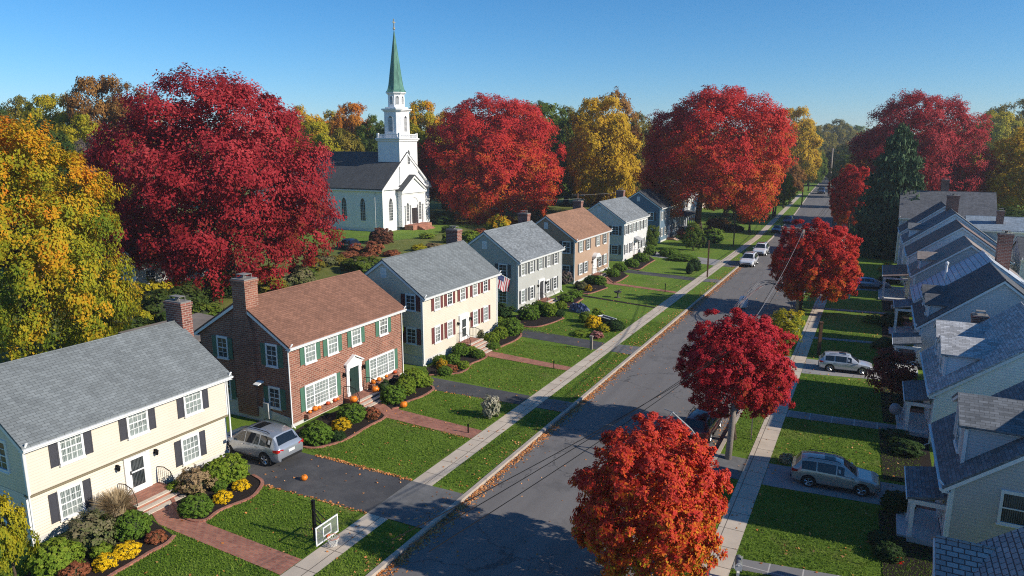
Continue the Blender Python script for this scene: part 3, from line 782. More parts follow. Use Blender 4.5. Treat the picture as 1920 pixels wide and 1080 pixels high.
def porch(h, x0, x1, depth, zr, wall_y=0., roofm=None, posts=2, drop=.35, floor=.25):
    r = MB(); y1 = wall_y-depth
    r.prism([(x0-.12, wall_y+.0, zr+drop), (x0-.12, y1-.15, zr), (x0-.12, y1-.15, zr+.09), (x0-.12, wall_y+.0, zr+drop+.09)], (x1-x0+.24, 0, 0)); r.build('porch_roof', roofm, h)
    t = MB(); t.box(x0-.05, y1-.1, zr-.2, x1+.05, y1+.06, zr-.003); t.box(x0-.05, y1+.063, zr-.2, x0+.10, wall_y-.003, zr-.003); t.box(x1-.10, y1+.063, zr-.2, x1+.05, wall_y-.003, zr-.003)
    t.box(x0-.12, y1-.2, zr-.02, x1+.12, y1-.16, zr+.08)
    t.build('porch_beam', white, h)
    f = MB(); f.box(x0, y1, -.05, x1, wall_y-.004, floor); f.box(x0+.3, y1-.35, -.05, x1-.3, y1-.004, floor*.5); f.build('porch_floor', foundc, h)
    for q in range(posts):
        x = x0+.08+(x1-x0-.16)*q/(posts-1)
        p = MB(); p.box(x-.075, y1, floor, x+.075, y1+.15, zr-.2); p.box(x-.1, y1-.02, floor, x+.1, y1+.17, floor+.12); p.box(x-.1, y1-.02, zr-.34, x+.1, y1+.17, zr-.203)
        p.build('porch_post', white, h)

# ---------------------------------------------------------------- cars (local: +x forward, z up)
ST = {
 'suv': [(-2.40, .48, .74, .80, .66, .90), (-2.34, .36, .87, .98, .76, 1.06), (-2.22, .32, .92, 1.02, .74, 1.16), (-1.88, .28, .95, 1.04, .68, 1.63), (-1.5, .26, .955, 1.03, .69, 1.70),
         (-.7, .25, .96, 1.01, .70, 1.73), (0., .25, .96, .99, .70, 1.71), (.38, .25, .96, .98, .69, 1.63), (1.18, .25, .955, .96, .80, 1.06), (1.35, .26, .95, .95, .82, 1.02),
         (1.9, .28, .94, .90, .78, .96), (2.24, .32, .88, .80, .70, .86), (2.38, .40, .78, .68, .62, .72), (2.42, .46, .70, .60, .55, .62)],
 'sedan': [(-2.40, .46, .74, .74, .66, .80), (-2.33, .36, .86, .90, .78, .98), (-2.15, .32, .90, .94, .80, 1.04), (-1.62, .27, .92, .95, .76, 1.07), (-1.05, .26, .925, .94, .62, 1.38), (-.6, .25, .93, .93, .61, 1.44),
           (0., .25, .93, .92, .61, 1.44), (.35, .25, .93, .91, .61, 1.38), (1.05, .25, .925, .90, .76, .98), (1.2, .26, .92, .89, .78, .95),
           (1.85, .28, .91, .84, .74, .88), (2.22, .32, .85, .74, .66, .78), (2.37, .40, .76, .64, .6, .67), (2.41, .46, .68, .58, .55, .60)],
}
def cring(s):
    x, zb, w, zl, wr, zr = s
    half = [(0, zb), (w*.86, zb), (w*.97, zb+.14), (w, zb+(zl-zb)*.6), (w*.975, zl), (wr, zl+(zr-zl)*.86), (wr*.84, zr-.012), (0, zr+.012)]
    return [Vector((x, y, z)) for y, z in half]
tyre_m = plain('tyre_rubber', (.014, .014, .014), .85)
rim_m = plain('alloy_rim', (.50, .51, .53), .3, .85, var=.03)
arch_m = plain('wheel_arch_liner', (.010, .010, .010), .9)
cglass = plain('car_glass', (.010, .013, .015), .05, 0, .05, spec=.8)
tail_m = plain('tail_lamp_red', (.42, .012, .015), .2, var=.1, coat=.6)
head_m = plain('head_lamp_glass', (.62, .64, .66), .12, .2, var=.05, coat=.6)
chrome = plain('chrome', (.6, .6, .62), .15, .95, var=.02)
plate_m = plain('number_plate', (.62, .63, .62), .5)
def paint(name, col, metal=.5, rough=.28): return plain('paint_'+name, col, rough, metal, var=.03, coat=.9)
def car(label, X, Y, rz, pm, kind='suv', sc=1., cat='car', name='parked_car', group=None, z=.012, sunroof=True, rails=True):
    st = ST[kind]; root = thing(name, label, cat, (X, Y, z), rz, group, sc)
    rings = [cring(s) for s in st]
    b = MB()
    n = len(rings[0])
    for a, c in zip(rings, rings[1:]):
        for j in range(n-1):
            q = [a[j], a[j+1], c[j+1], c[j]]; b.poly(q)
            b.poly([Vector((p.x, -p.y, p.z)) for p in q[::-1]])
    for r, fl in ((rings[0], 1), (rings[-1], 0)):
        pts = r[:-1]+[r[-1]]+[Vector((p.x, -p.y, p.z)) for p in r[1:-1][::-1]]
        b.poly(pts if fl else pts[::-1])
    bo = b.build('body', pm, root)
    # weld, bevel by smooth shading with sharp limit
    bm = bmesh.new(); bm.from_mesh(bo.data); bmesh.ops.remove_doubles(bm, verts=bm.verts, dist=1e-4); bmesh.ops.recalc_face_normals(bm, faces=bm.faces)
    for f in bm.faces: f.smooth = True
    for e in bm.edges: e.smooth = e.calc_face_angle(0) < R_(38)
    bm.to_mesh(bo.data); bm.free()
    def at(x, j, v):
        """point on the flank between ring points j and j+1"""
        for k in range(len(st)-1):
            if st[k][0] <= x <= st[k+1][0]:
                t = (x-st[k][0])/(st[k+1][0]-st[k][0])
                p = rings[k][j].lerp(rings[k+1][j], t); q = rings[k][j+1].lerp(rings[k+1][j+1], t)
                return p.lerp(q, v)
    cuts = [-1.84, -1.05, -.98, .02, .09, .92] if kind == 'suv' else [-1.25, -.80, -.74, .0, .07, .82]
    for a in range(0, 6, 2):
        for sy in (1, -1):
            g = MB(); xs = sorted([cuts[a], cuts[a+1]]+[s[0] for s in st if cuts[a] < s[0] < cuts[a+1]])
            lo, hi = .10, .93
            def P(x, v):
                p = at(x, 4, v) + Vector((0, .008, .003)); return (p.x, p.y*sy, p.z)
            for x0, x1 in zip(xs, xs[1:]):
                q = [P(x0, lo), P(x1, lo), P(x1, hi), P(x0, hi)]; g.poly(q if sy < 0 else q[::-1])
            g.build('side_window', cglass, root)
    def span(x0, x1, nm, mt, lim=.93, up=.010, t=(.05, .95)):
        """glass laid over the sloping part between two stations, right across the car"""
        g = MB()
        a = [r for r, s in zip(rings, st) if abs(s[0]-x0) < 1e-3][0]; c = [r for r, s in zip(rings, st) if abs(s[0]-x1) < 1e-3][0]
        rows = [a[k].lerp(c[k], t[0]) for k in (5, 6, 7)], [a[k].lerp(c[k], t[1]) for k in (5, 6, 7)]
        nr = (rows[1][2]-rows[0][2]).normalized(); nr = Vector((-nr.z, 0, nr.x)); nr = nr if nr.z > 0 else -nr
        for k in range(2):
            for sy in (1, -1):
                f = lambda p: Vector((p.x, p.y*sy*lim, p.z))+nr*up
                q = [f(rows[0][k]), f(rows[1][k]), f(rows[1][k+1]), f(rows[0][k+1])]; g.poly(q if sy > 0 else q[::-1])
        g.build(nm, mt, root)
    if kind == 'suv': span(.38, 1.18, 'windscreen', cglass); span(-2.22, -1.88, 'rear_window', cglass, .90, .012, (.06, .88))
    else: span(.35, 1.05, 'windscreen', cglass); span(-1.62, -1.05, 'rear_window', cglass, .92, .010, (.08, .92))
    if sunroof and kind == 'suv': span(-.7, 0., 'sunroof', cglass, .70, .010, (.1, .95))
    wx = 1.42 if kind == 'suv' else 1.40; wr = .355 if kind == 'suv' else .325
    for x in (-wx, wx):
        for sy in (1, -1):
            w = at(x, 2, 1).y
            am = MB(); prof = [(wr+.085)*1 for _ in range(1)]
            pts = [(x+(wr+.075)*math.cos(math.pi*k/14), sy*(w+.004), wr+.02+(wr+.075)*math.sin(math.pi*k/14)) for k in range(15)]
            pts += [(x-(wr+.075), sy*(w+.004), .2), (x+(wr+.075), sy*(w+.004), .2)]
            am.prism(pts if sy < 0 else pts[::-1], (0, -sy*.28, 0)); am.build('wheel_arch', arch_m, root)
            tm = MB(); y1 = sy*(w+.012); y0 = sy*(w-.21); s = -1 if y1 < y0 else 1
            tm.lathe([(wr*.62, y0), (wr*.94, y0), (wr, y0+sy*.04), (wr, y1-sy*.04), (wr*.93, y1), (wr*.70, y1), (wr*.66, y1-sy*.03)], 22, (x, 0, wr), 'y')
            wo = tm.build('wheel', tyre_m, root, True)
            rm = MB(); yr = y1-sy*.004
            rm.lathe([(wr*.70, yr-sy*.01), (wr*.70, yr+sy*.004), (wr*.62, yr+sy*.004), (wr*.60, yr-sy*.03)], 22, (x, 0, wr), 'y')
            rm.lathe([(.075, yr-sy*.03), (.07, yr), (.02, yr+sy*.004)], 12, (x, 0, wr), 'y')
            for k in range(5):
                for dd in (-.12, .12):
                    a = 6.2832*k/5+dd+.3; u = Vector((math.cos(a), 0, math.sin(a))); o = Vector((x, yr-sy*.006, wr))
                    rm.tube([o+u*.06, o+u*wr*.64], .022, 4)
            rm.build('rim', rim_m, wo)
    # lamps, mirrors, handles, rails, plate, bumper trim
    zr = .93 if kind == 'suv' else .80
    for sy in (1, -1):
        t = MB(); pts = [(-2.30, .90, zr+.12), (-2.05, .945, zr+.08), (-2.06, .95, zr-.04), (-2.31, .905, zr-.06)]
        pts = [(x, sy*y, z) for x, y, z in pts]; t.prism(pts, (-.02, sy*.012, 0))
        bk = [(-2.36, .86, zr+.10), (-2.37, .86, zr-.06), (-2.40, .52, zr-.03), (-2.385, .52, zr+.05)]; bk = [(x, sy*y, z) for x, y, z in bk]; t.prism(bk, (.05, 0, 0))
        t.prism([(-2.30, sy*.90, zr+.11), (-2.31, sy*.905, zr-.06), (-2.385, sy*.86, zr-.06), (-2.375, sy*.86, zr+.10)], (.0, sy*.012, 0))
        t.build('tail_lamp', tail_m, root)
        hz = .76 if kind == 'suv' else .68
        hl = MB(); pts = [(2.02, .905, hz+.10), (2.27, .80, hz+.03), (2.34, .66, hz-.01), (2.36, .66, hz-.10), (2.28, .82, hz-.08), (2.04, .925, hz+.01)]
        hl.prism([(x, sy*y, z) for x, y, z in pts], (.03, sy*.02, .015)); hl.build('headlight', head_m, root)
        mr = MB(); mz = 1.03 if kind == 'suv' else .96
        mr.cbox(.92, sy*1.03, mz+.03, .12, .19, .13); mr.cbox(.90, sy*.93, mz-.02, .06, .10, .04); mr.build('wing_mirror', pm, root)
        for x in (-.85, .18):
            hd = MB(); p = at(x, 3, .82); hd.cbox(p.x, sy*(p.y+.022), p.z, .19, .02, .028); hd.build('door_handle', chrome, root)
        dl = MB()
        for x in (-1.02, .06, 1.02):
            a = at(x, 2, 0.1); c = at(x, 3, .98); dl.prism([(x-.006, sy*(a.y+.004), a.z), (x+.006, sy*(a.y+.004), a.z), (x+.006, sy*(c.y+.006), c.z), (x-.006, sy*(c.y+.006), c.z)], (0, sy*.001, 0))
        dl.build('door_seam', arch_m, root)
        if rails and kind == 'suv':
            rr = MB(); rr.tube([(-1.55, sy*.62, 1.70), (-1.4, sy*.62, 1.765), (-.6, sy*.63, 1.79), (.05, sy*.63, 1.765), (.25, sy*.63, 1.69)], .02, 6); rr.build('roof_rail', black_iron, root)
    pl = MB(); pl.cbox(-2.41, 0, zr-.13, .03, .42, .14); pl.build('number_plate', plate_m, root)
    bp = MB(); bp.cbox(-2.40, 0, .46, .06, 1.36, .12); bp.build('bumper', arch_m, root)
    bp = MB(); bp.cbox(2.40, 0, .40, .06, 1.2, .14); bp.build('bumper', arch_m, root)
    bp = MB(); bp.cbox(0, 0, .27, 2.0, 1.90, .07); bp.build('underbody', arch_m, root)
    gr = MB(); gr.cbox(2.405, 0, .60, .05, .95, .10)
    gr.build('grille', arch_m, root)
    return root

# ---------------------------------------------------------------- church
def pointed(w, z0, zs, rise, n=7):
    """outline of a pointed-arch opening, centre x = 0"""
    p = [(-w/2, z0), (w/2, z0)]
    for k in range(n+1):
        t = k/n; p.append((w/2*(1-t**1.6), zs+rise*math.sin(t*math.pi/2)))
    for k in range(1, n+1):
        t = 1-k/n; p.append((-w/2*(1-t**1.6), zs+rise*math.sin(t*math.pi/2)))
    return p
def arch_window(root, M, w, z0, zs, rise, pane, bars=True, louvre=False, casing=.12):
    f = MB(M); o = pointed(w+2*casing, z0-casing, zs, rise+casing*1.3); i = pointed(w, z0, zs, rise)
    n = len(o)
    for k in range(n):
        a, b = o[k], o[(k+1) % n]; c, d = i[(k+1) % n], i[k]
        f.prism([(a[0], 0, a[1]), (b[0], 0, b[1]), (c[0], 0, c[1]), (d[0], 0, d[1])][::-1], (0, .07, 0))
    if bars:
        for x in (-w/6, w/6): f.box(x-.018, .02, z0, x+.018, .045, zs+rise*.55)
        k = int((zs-z0)/.45)
        for q in range(1, k+1): z = z0+(zs-z0)*q/k; f.box(-w/2, .02, z-.016, w/2, .043, z+.016)
    if louvre:
        k = int((zs+rise*.6-z0)/.16)
        for q in range(k): z = z0+.05+q*.16; f.prism([(-w/2, .03, z), (-w/2, .09, z-.05), (-w/2, .09, z-.03), (-w/2, .03, z+.02)], (w, 0, 0))
    wo = f.build('window', white, root)
    p = MB(M); p.poly([(x, .015, z) for x, z in i][::-1]); p.build('pane', pane, wo)
def ngon(r, n, z, ph=0): return [(r*math.cos(ph+6.28318*k/n), r*math.sin(ph+6.28318*k/n), z) for k in range(n)]
def church(X, Y, rz):
    """front along local x, facing -y"""
    t = thing('church', 'white clapboard church with a tall green copper steeple and cross', 'church', (X, Y, 0), rz)
    L, Dp, ev, rg = 15.4, 34., 8.2, 14.55
    wm = siding('church_white_clapboard', (.85, .85, .84), .16); roofm = shingle('church_charcoal_shingle', (.075, .078, .082), .18)
    w = MB()
    w.prism([(0, 0, .6), (L, 0, .6), (L, 0, ev), (L/2, 0, rg-.05), (0, 0, ev)], (0, Dp, 0)); w.build('wall', wm, t)
    f = MB(); f.box(.03, .03, -.6, L-.03, Dp, .6); f.build('foundation', trimgrey, t)
    r = MB(); tr = MB(); s = (rg-ev)/(L/2); oh = .45
    for q in (0, 1):
        a = [(0-oh if q == 0 else L+oh, -.45, ev-s*oh+.04), (L/2, -.45, rg+.04), (L/2, -.45, rg+.2), (0-oh if q == 0 else L+oh, -.45, ev-s*oh+.2)]
        r.prism(a if q else a[::-1], (0, Dp+.6, 0))
        x0 = -oh if q == 0 else L+oh; d = 1 if q == 0 else -1
        tr.prism([(x0, -.43, ev-s*oh+.03), (L/2, -.43, rg+.03), (L/2, -.43, rg-.4), (x0+d*.3, -.43, ev-s*oh-.1)], (0, .40, 0))
        tr.box(min(x0, x0+d*.44), -.4, ev-s*oh-.28, max(x0, x0+d*.44), Dp, ev-s*oh+.02)
        tr.box(min(x0, x0+d*.1)-.0, -.42, ev-s*oh-.05, max(x0, x0+d*.1), Dp+.02, ev-s*oh+.10)
    tr.box(-.3, -.40, ev-.42, L+.3, -.003, ev-.05)
    for x in (-.04, L-.4): tr.box(x, -.05, .6, x+.44, .3, ev-.42)
    tr.box(-.05, .3, .6, -.003, .7, ev-.42)
    r.build('roof', roofm, t); tr.build('roof_trim', white, t)
    # front windows and side windows
    for x in (2.45, L-2.45): arch_window(t, face((x, 0, 0), 'front'), 1.15, 2.0, 5.0, 1.2, glass_dark)
    for k in range(7): arch_window(t, face((0, 4.6+k*4.5, 0), 'start'), 1.15, 2.0, 5.0, 1.2, glass_dark)
    # projecting entrance bay with its own pediment
    b = MB(); x0, x1, d = 4.6, 12.0, 1.15; zc = 7.7; xm = (x0+x1)/2
    b.prism([(x0, -d, .6), (x1, -d, .6), (x1, -d, zc), (xm, -d, zc+2.3), (x0, -d, zc)], (0, d-.004, 0)); b.build('entrance_bay', wm, t)
    e = MB()
    for q in (-1, 1):
        xe = xm+q*(x1-x0)/2; e.prism([(xe+q*.35, -d-.35, zc-.05), (xm, -d-.35, zc+2.5), (xm, -d-.35, zc+2.1), (xe+q*.35, -d-.35, zc-.42)][::q], (0, .32, 0))
        e.box(xe-.25, -d-.06, .6, xe+.25, -d-.003, zc-.4)
    e.box(x0-.4, -d-.35, zc-.75, x1+.4, -d-.004, zc-.42); e.box(x0-.25, -d-.1, zc-1.05, x1+.25, -d-.005, zc-.76)
    for k in range(9):
        a0, a1 = math.pi*k/9, math.pi*(k+1)/9
        e.prism([(xm+1.7*math.cos(a0), -d-.12, 4.6+1.7*math.sin(a0)), (xm+1.7*math.cos(a1), -d-.12, 4.6+1.7*math.sin(a1)), (xm+1.45*math.cos(a1), -d-.12, 4.6+1.45*math.sin(a1)), (xm+1.45*math.cos(a0), -d-.12, 4.6+1.45*math.sin(a0))], (0, .11, 0))
    for q in (-1, 1):
        for xo in (1.2, 2.9): e.lathe([(.2, .9), (.2, 1.1), (.14, 1.2), (.12, 4.4), (.19, 4.5), (.19, 4.65)], 12, (xm+q*xo, -d-.22, 0))
    e.build('entrance_trim', white, t)
    br = MB(); br.k = 0; br.prism([(x0-.55, -d-.5, zc-.28), (xm, -d-.5, zc+2.6), (xm, -d-.5, zc+2.72), (x0-.55, -d-.5, zc-.16)][::-1], (0, d+.5, 0)); br.prism([(x1+.55, -d-.5, zc-.28), (x1+.55, -d-.5, zc-.16), (xm, -d-.5, zc+2.72), (xm, -d-.5, zc+2.6)][::-1], (0, d+.5, 0)); br.build('entrance_roof', roofm, t)
    M = face((xm, -d, 1.0), 'front')
    for q in (-1, 1):
        dm = MB(M); dm.box(q*.55-.52, .0, 0, q*.55+.52, .06, 3.0)
        for z in (.3, 1.3, 2.2): dm.box(q*.55-.36, .06, z, q*.55+.36, .08, z+.7)
        dm.build('door', plain('church_door_dark', (.035, .03, .032), .5), t)
    for q in (-1, 1): arch_window(t, face((xm+q*2.05, -d, 0), 'front'), .8, 1.6, 4.3, .8, glass_dark)
    st = MB()
    st.box(xm-3.2, -d-2.0, -.1, xm+3.2, -d-.004, .95)
    for k in range(5): st.box(xm-1.8, -d-2.0-.34*(k+1), -.1, xm+1.8, -d-2.0-.34*k-.003, .80-.15*k)
    st.build('entrance_steps', paver, t)
    # tower
    tw = 5.8; c = (xm+.0, 2.25); base = MB(); base.box(c[0]-tw/2, -.25, 8.5, c[0]+tw/2, 4.75, 17.0)
    to = base.build('tower', wm, t)
    k = MB()
    k.box(c[0]-tw/2-.2, -.45, 16.75, c[0]+tw/2+.2, 4.95, 17.0+.05); k.box(c[0]-tw/2-.38, -.62, 17.055, c[0]+tw/2+.38, 5.13, 17.3)
    for xx in (c[0]-tw/2-.02, c[0]+tw/2-.28):
        k.box(xx, -.28, 9, xx+.3, .05, 16.7); k.box(xx, 4.45, 9, xx+.3, 4.78, 16.7)
    # balustrade
    for q in (-1, 1):
        k.box(c[0]-2.8, 2.25+q*2.5-.05, 17.95, c[0]+2.8, 2.25+q*2.5+.05, 18.08); k.box(c[0]+q*2.8-.05, -.19, 17.95, c[0]+q*2.8+.05, 4.69, 18.08)
        for i in range(15):
            v = -2.55+5.1*i/14
            k.lathe([(.05, 17.3), (.09, 17.55), (.05, 17.9), (.06, 17.95)], 6, (c[0]+v, 2.25+q*2.5, 0)); k.lathe([(.05, 17.3), (.09, 17.55), (.05, 17.9), (.06, 17.95)], 6, (c[0]+q*2.8, 2.25+v*.88, 0))
        for p in (-1, 1): k.cbox(c[0]+q*2.8, 2.25+p*2.5, 17.78, .36, .36, .95)
    k.build('tower_cornice', white, to)
    arch_window(to, face((c[0], -.25, 0), 'front'), .75, 12.4, 14.3, .75, glass_dark, True)
    # belfry: square with cut corners
    def oct_prism(name, hw, cut, z0, z1, par, mt):
        p = [(-hw+cut, -hw), (hw-cut, -hw), (hw, -hw+cut), (hw, hw-cut), (hw-cut, hw), (-hw+cut, hw), (-hw, hw-cut), (-hw, -hw+cut)]
        m = MB(); m.prism([(c[0]+x, 2.25+y, z0) for x, y in p], (0, 0, z1-z0)); return m
    bf = oct_prism('belfry', 2.0, .7, 17.3, 22.3, to, wm).build('belfry', wm, to)
    for sd, o in (('front', (c[0], 2.25-2.0, 0)), ('start', (c[0]-2.0, 2.25, 0)), ('end', (c[0]+2.0, 2.25, 0))): arch_window(to, face(o, sd), 1.0, 18.5, 20.7, .75, glass_dark, False, True)
    k = oct_prism('c', 2.2, .75, 22.3, 22.55, to, white); k2 = oct_prism('c', 2.42, .8, 22.55, 22.8, to, white); k3 = oct_prism('c', 1.85, .75, 22.8, 23.1, to, white)
    for m2 in (k2, k3):
        base_i = len(k.v); k.v += m2.v; k.f += [[i+base_i for i in f] for f in m2.f]; k.mi += m2.mi
    k.build('belfry_cornice', white, to)
    ln = MB(); ln.prism([(c[0]+x, 2.25+y, z) for x, y, z in ngon(1.6, 8, 23.1, R_(22.5))], (0, 0, 2.5)); ln.build('lantern_stage', wm, to)
    for k_, (sx, sy) in enumerate(((0, -1), (-1, 0), (1, 0), (-.7071, -.7071), (.7071, -.7071))):
        ap = 1.6*math.cos(R_(22.5)); M = Matrix.Identity(4)
        yv = Vector((sx, sy, 0)); xv = yv.cross(Vector((0, 0, 1)))
        for i in range(3): M[i][0] = xv[i]; M[i][1] = yv[i]; M[i][2] = (0, 0, 1)[i]; M[i][3] = (c[0]+sx*ap, 2.25+sy*ap, 0)[i]
        arch_window(to, M, .6, 23.6, 24.7, .4, glass_dark, False, True, .08)
    cn = MB()
    for rr, z0, z1 in ((1.78, 25.5, 25.68), (1.98, 25.68, 25.85)): cn.prism([(c[0]+x, 2.25+y, z) for x, y, z in ngon(rr, 8, z0, R_(22.5))], (0, 0, z1-z0))
    cn.build('lantern_cornice', white, to)
    sp = MB(); cop = copper_mat()
    prof = [(1.98, 25.85), (1.62, 26.35), (1.40, 27.2), (1.22, 28.4), (.05, 37.1)]
    rings = [[(c[0]+x, 2.25+y, z) for x, y, z in ngon(r, 8, z, R_(22.5))] for r, z in prof]
    for a, b2 in zip(rings, rings[1:]):
        for j in range(8): sp.poly([a[j], a[(j+1) % 8], b2[(j+1) % 8], b2[j]])
    for j in range(8):
        sp.tube([rg_[j] for rg_ in rings], [.05, .045, .04, .04, .015], 5)
    sp.build('spire', cop, to)
    cr = MB(); cr.lathe([(.04, 36.9), (.08, 37.2), (.24, 37.4), (.24, 37.55), (.06, 37.75)], 10, (c[0], 2.25, 0)); cr.box(c[0]-.07, 2.18, 37.6, c[0]+.07, 2.32, 39.2); cr.box(c[0]-.42, 2.185, 38.5, c[0]+.42, 2.315, 38.66)
    cr.build('cross', plain('gilded_cross', (.55, .45, .28), .35, .5), to)
    dsp = MB(); dsp.tube([(-.12, 1.6, 7.6), (-.12, 1.6, .8)], .07, 6); dsp.tube([(-.45, 1.6, 7.75), (-.12, 1.6, 7.4)], .07, 6); dsp.build('downspout', white, t)
    return t
def copper_mat():
    mt, n, l, b = newmat('green_copper')
    tc = n.new('ShaderNodeTexCoord'); mp = n.new('ShaderNodeMapping'); mp.inputs['Scale'].default_value = (2.2, 2.2, .35); l.new(tc.outputs['Object'], mp.inputs[0])
    a = noise(n, l, 1.2, 6, mp.outputs[0], .7)
    r = ramp(n, [(.28, (.035, .10, .075)), (.5, (.075, .20, .145)), (.72, (.16, .34, .25))]); l.new(a.outputs['Fac'], r.inputs[0]); l.new(r.outputs[0], b.inputs['Base Color'])
    uv = n.new('ShaderNodeUVMap'); br = n.new('ShaderNodeTexBrick'); br.inputs['Scale'].default_value = 1; br.inputs['Brick Width'].default_value = .5; br.inputs['Row Height'].default_value = 1.2; br.inputs['Mortar Size'].default_value = .015
    l.new(uv.outputs[0], br.inputs['Vector']); bp = n.new('ShaderNodeBump'); bp.inputs['Distance'].default_value = .02; bp.inputs['Strength'].default_value = .5; l.new(br.outputs['Fac'], bp.inputs['Height']); l.new(bp.outputs[0], b.inputs['Normal'])
    b.inputs['Roughness'].default_value = .6; b.inputs['Metallic'].default_value = .1
    return mt

# ---------------------------------------------------------------- small things
def pumpkin(label, X, Y, r, z=0., mt=None, group='pumpkins'):
    p = MB(); mt = mt or pumpkin_m
    prof = [(.001, .12), (.35, .02), (.75, .10), (1., .55), (.98, .95), (.75, 1.38), (.4, 1.50), (.12, 1.42)]
    p.lathe([(a*r, h*r) for a, h in prof], 30, (0, 0, 0), 'z', lambda a: 1-.075*abs(math.sin(a*4.5)))
    o = p.build('pumpkin', mt, None, True, (X, Y, z))
    s = MB(); s.tube([(0, 0, 1.40*r), (.02*r, 0, 1.6*r), (.18*r, .05*r, 1.78*r)], [.12*r, .09*r, .08*r], 6); s.build('stalk', stem_m, o, True)
    o.rotation_euler = (rnd.uniform(-.12, .12), rnd.uniform(-.12, .12), rnd.uniform(0, 6))
    return tag(o, label, 'pumpkin', group)
def post(label, X, Y, h, w=.12, mt=None, name='wooden_post', cat='post', capd=True, group=None):
    p = MB(); p.box(-w/2, -w/2, -.05, w/2, w/2, h)
    t = thing(name, label, cat, (X, Y, 0), rnd.uniform(0, .4), group)
    p.build('shaft', mt or post_wood, t)
    if capd:
        k = MB(); k.cbox(0, 0, h+.02, w*1.5, w*1.5, .04); k.prism([(-w*.6, -w*.6, h+.04), (w*.6, -w*.6, h+.04), (w*.6, w*.6, h+.04), (-w*.6, w*.6, h+.04)], (0, 0, .05)); k.build('cap', mt or post_wood, t)
    return t
def wire(label, pts, sag, r=.012, mt=None, name='overhead_wire', cat='wire', group='overhead wires', n=14):
    m = MB(); a, b = Vector(pts[0]), Vector(pts[1])
    m.tube([a.lerp(b, k/n)-Vector((0, 0, sag*4*(k/n)*(1-k/n))) for k in range(n+1)], r, 5)
    return tag(m.build(name, mt or wire_m), label, cat, group)
wire_m = plain('wire_black', (.014, .014, .015), .95, spec=0.)
wire_g = plain('wire_grey', (.20, .195, .20), .8, spec=.1)

# ================================================================ the ground
EDGE = [(-14, -15.7, -6.35), (40, -15.7, -6.35), (90, -15.7, -6.35), (130, -15.75, -6.4), (180, -17.0, -7.7), (255, -20.2, -11.2), (400, -25., -16.5), (700, -34., -26.), (1300, -62., -54.)]
def strip(a, b, z, mb=None, off_a=0, off_b=0, edges=EDGE):
    """ribbon along the street between two edge columns"""
    mb = mb or MB()
    for e, f in zip(edges, edges[1:]):
        mb.poly([(e[a]+off_a, e[0], z), (e[b]+off_b, e[0], z), (f[b]+off_b, f[0], z), (f[a]+off_a, f[0], z)])
    return mb
g = MB(); g.poly([(-895, -325, -.17), (895, -325, -.17), (895, 1490, -.17), (-895, 1490, -.17)]); struct('ground', g, wild_m)
struct('road', strip(1, 2, -.12), road_m)
near = EDGE[:7]
lw = MB()
for e, f in zip(near, near[1:]): lw.poly([(-39, e[0], 0), (e[1]-.2, e[0], 0), (f[1]-.2, f[0], 0), (-39, f[0], 0)])
struct('lawn', lw, grass_m)
rw = MB()
for e, f in zip(near, near[1:]): rw.poly([(e[2]+.2, e[0], 0), (40, e[0], 0), (40, f[0], 0), (f[2]+.2, f[0], 0)])
struct('lawn', rw, grass_m)
mw = MB(); mw.poly([(-420, -40, -.004), (-38.9, -40, -.004), (-38.9, 420, -.004), (-420, 420, -.004)]); struct('meadow', mw, wild_m)
cl = MB(); cl.poly([(-80.5, 93, .02), (-74, 94, .02), (-71, 102, .02), (-72, 124, .02), (-80.2, 124, .02)]); cl.poly([(-110, 92, .02), (-80.5, 88, .02), (-80.5, 105.5, .02), (-110, 105.5, .02)]); struct('church_lawn', cl, grass_m)
k = MB()
for e, f in zip(near, near[1:]):
    for c, s in ((1, -1), (2, 1)):
        n_ = max(1, int((f[0]-e[0])/2.4)) if f[0] < 135 else 4
        for q in range(n_):
            t0, t1 = q/n_, (q+1)/n_
            xa = e[c]+(f[c]-e[c])*t0; xb = e[c]+(f[c]-e[c])*t1; ya = e[0]+(f[0]-e[0])*t0; yb = e[0]+(f[0]-e[0])*t1-.012
            z = .035+rnd.uniform(-.006, .006)
            a = [(xa, ya), (xa+s*.2, ya), (xb+s*.2, yb), (xb, yb)]; a = a if s > 0 else a[::-1]
            k.prism([(x, y, -.16) for x, y in a], (0, 0, .16+z))
struct('kerb', k, kerbc)
# pavement: one slab after another, left out where a drive crosses on the left
DRIVES_L = [(22.5, 25.9), (37.45, 39.25), (51.1, 53.3), (83.8, 86.0), (96.0, 101.5)]
DRIVES_R = [(33.4, 35.9), (52.3, 56.2), (86.6, 89.8)]
def paved(x0, x1, cuts, y0, y1, z):
    m = MB(); y = y0
    for a, b in sorted(cuts)+[(y1, y1)]:
        if a > y: m.poly([(x0, y, z), (x1, y, z), (x1, a, z), (x0, a, z)])
        y = max(y, b)
    return m
sw = paved(-18.8, -17.68, DRIVES_L[:1], -10, 130, .016)
sw.poly([(-18.8, 130, .016), (-17.68, 130, .016), (-22.2, 255, .016), (-23.4, 255, .016)])
struct('pavement', sw, concrete)
sw = paved(-4.75, -3.70, [], -10, 130, .016); sw.poly([(-4.75, 130, .016), (-3.7, 130, .016), (-8.6, 255, .016), (-9.7, 255, .016)])
struct('pavement', sw, concrete)
d = MB()
d.poly([(-36, 21.9, .010), (-26.2, 22.3, .010), (-18.85, 22.5, .010), (-18.85, 25.9, .010), (-25.6, 25.9, .010), (-36, 26.0, .010)])
d.poly([(-27.3, 37.2, .010), (-18.85, 37.5, .010), (-18.85, 39.2, .010), (-27.3, 39.4, .010)])
d.poly([(-29, 52.2, .010), (-18.85, 51.15, .010), (-18.85, 53.3, .010), (-29, 54.6, .010)])
d.poly([(-30, 86.0, .010), (-18.85, 83.9, .010), (-18.85, 86.0, .010), (-30, 88.0, .010)])
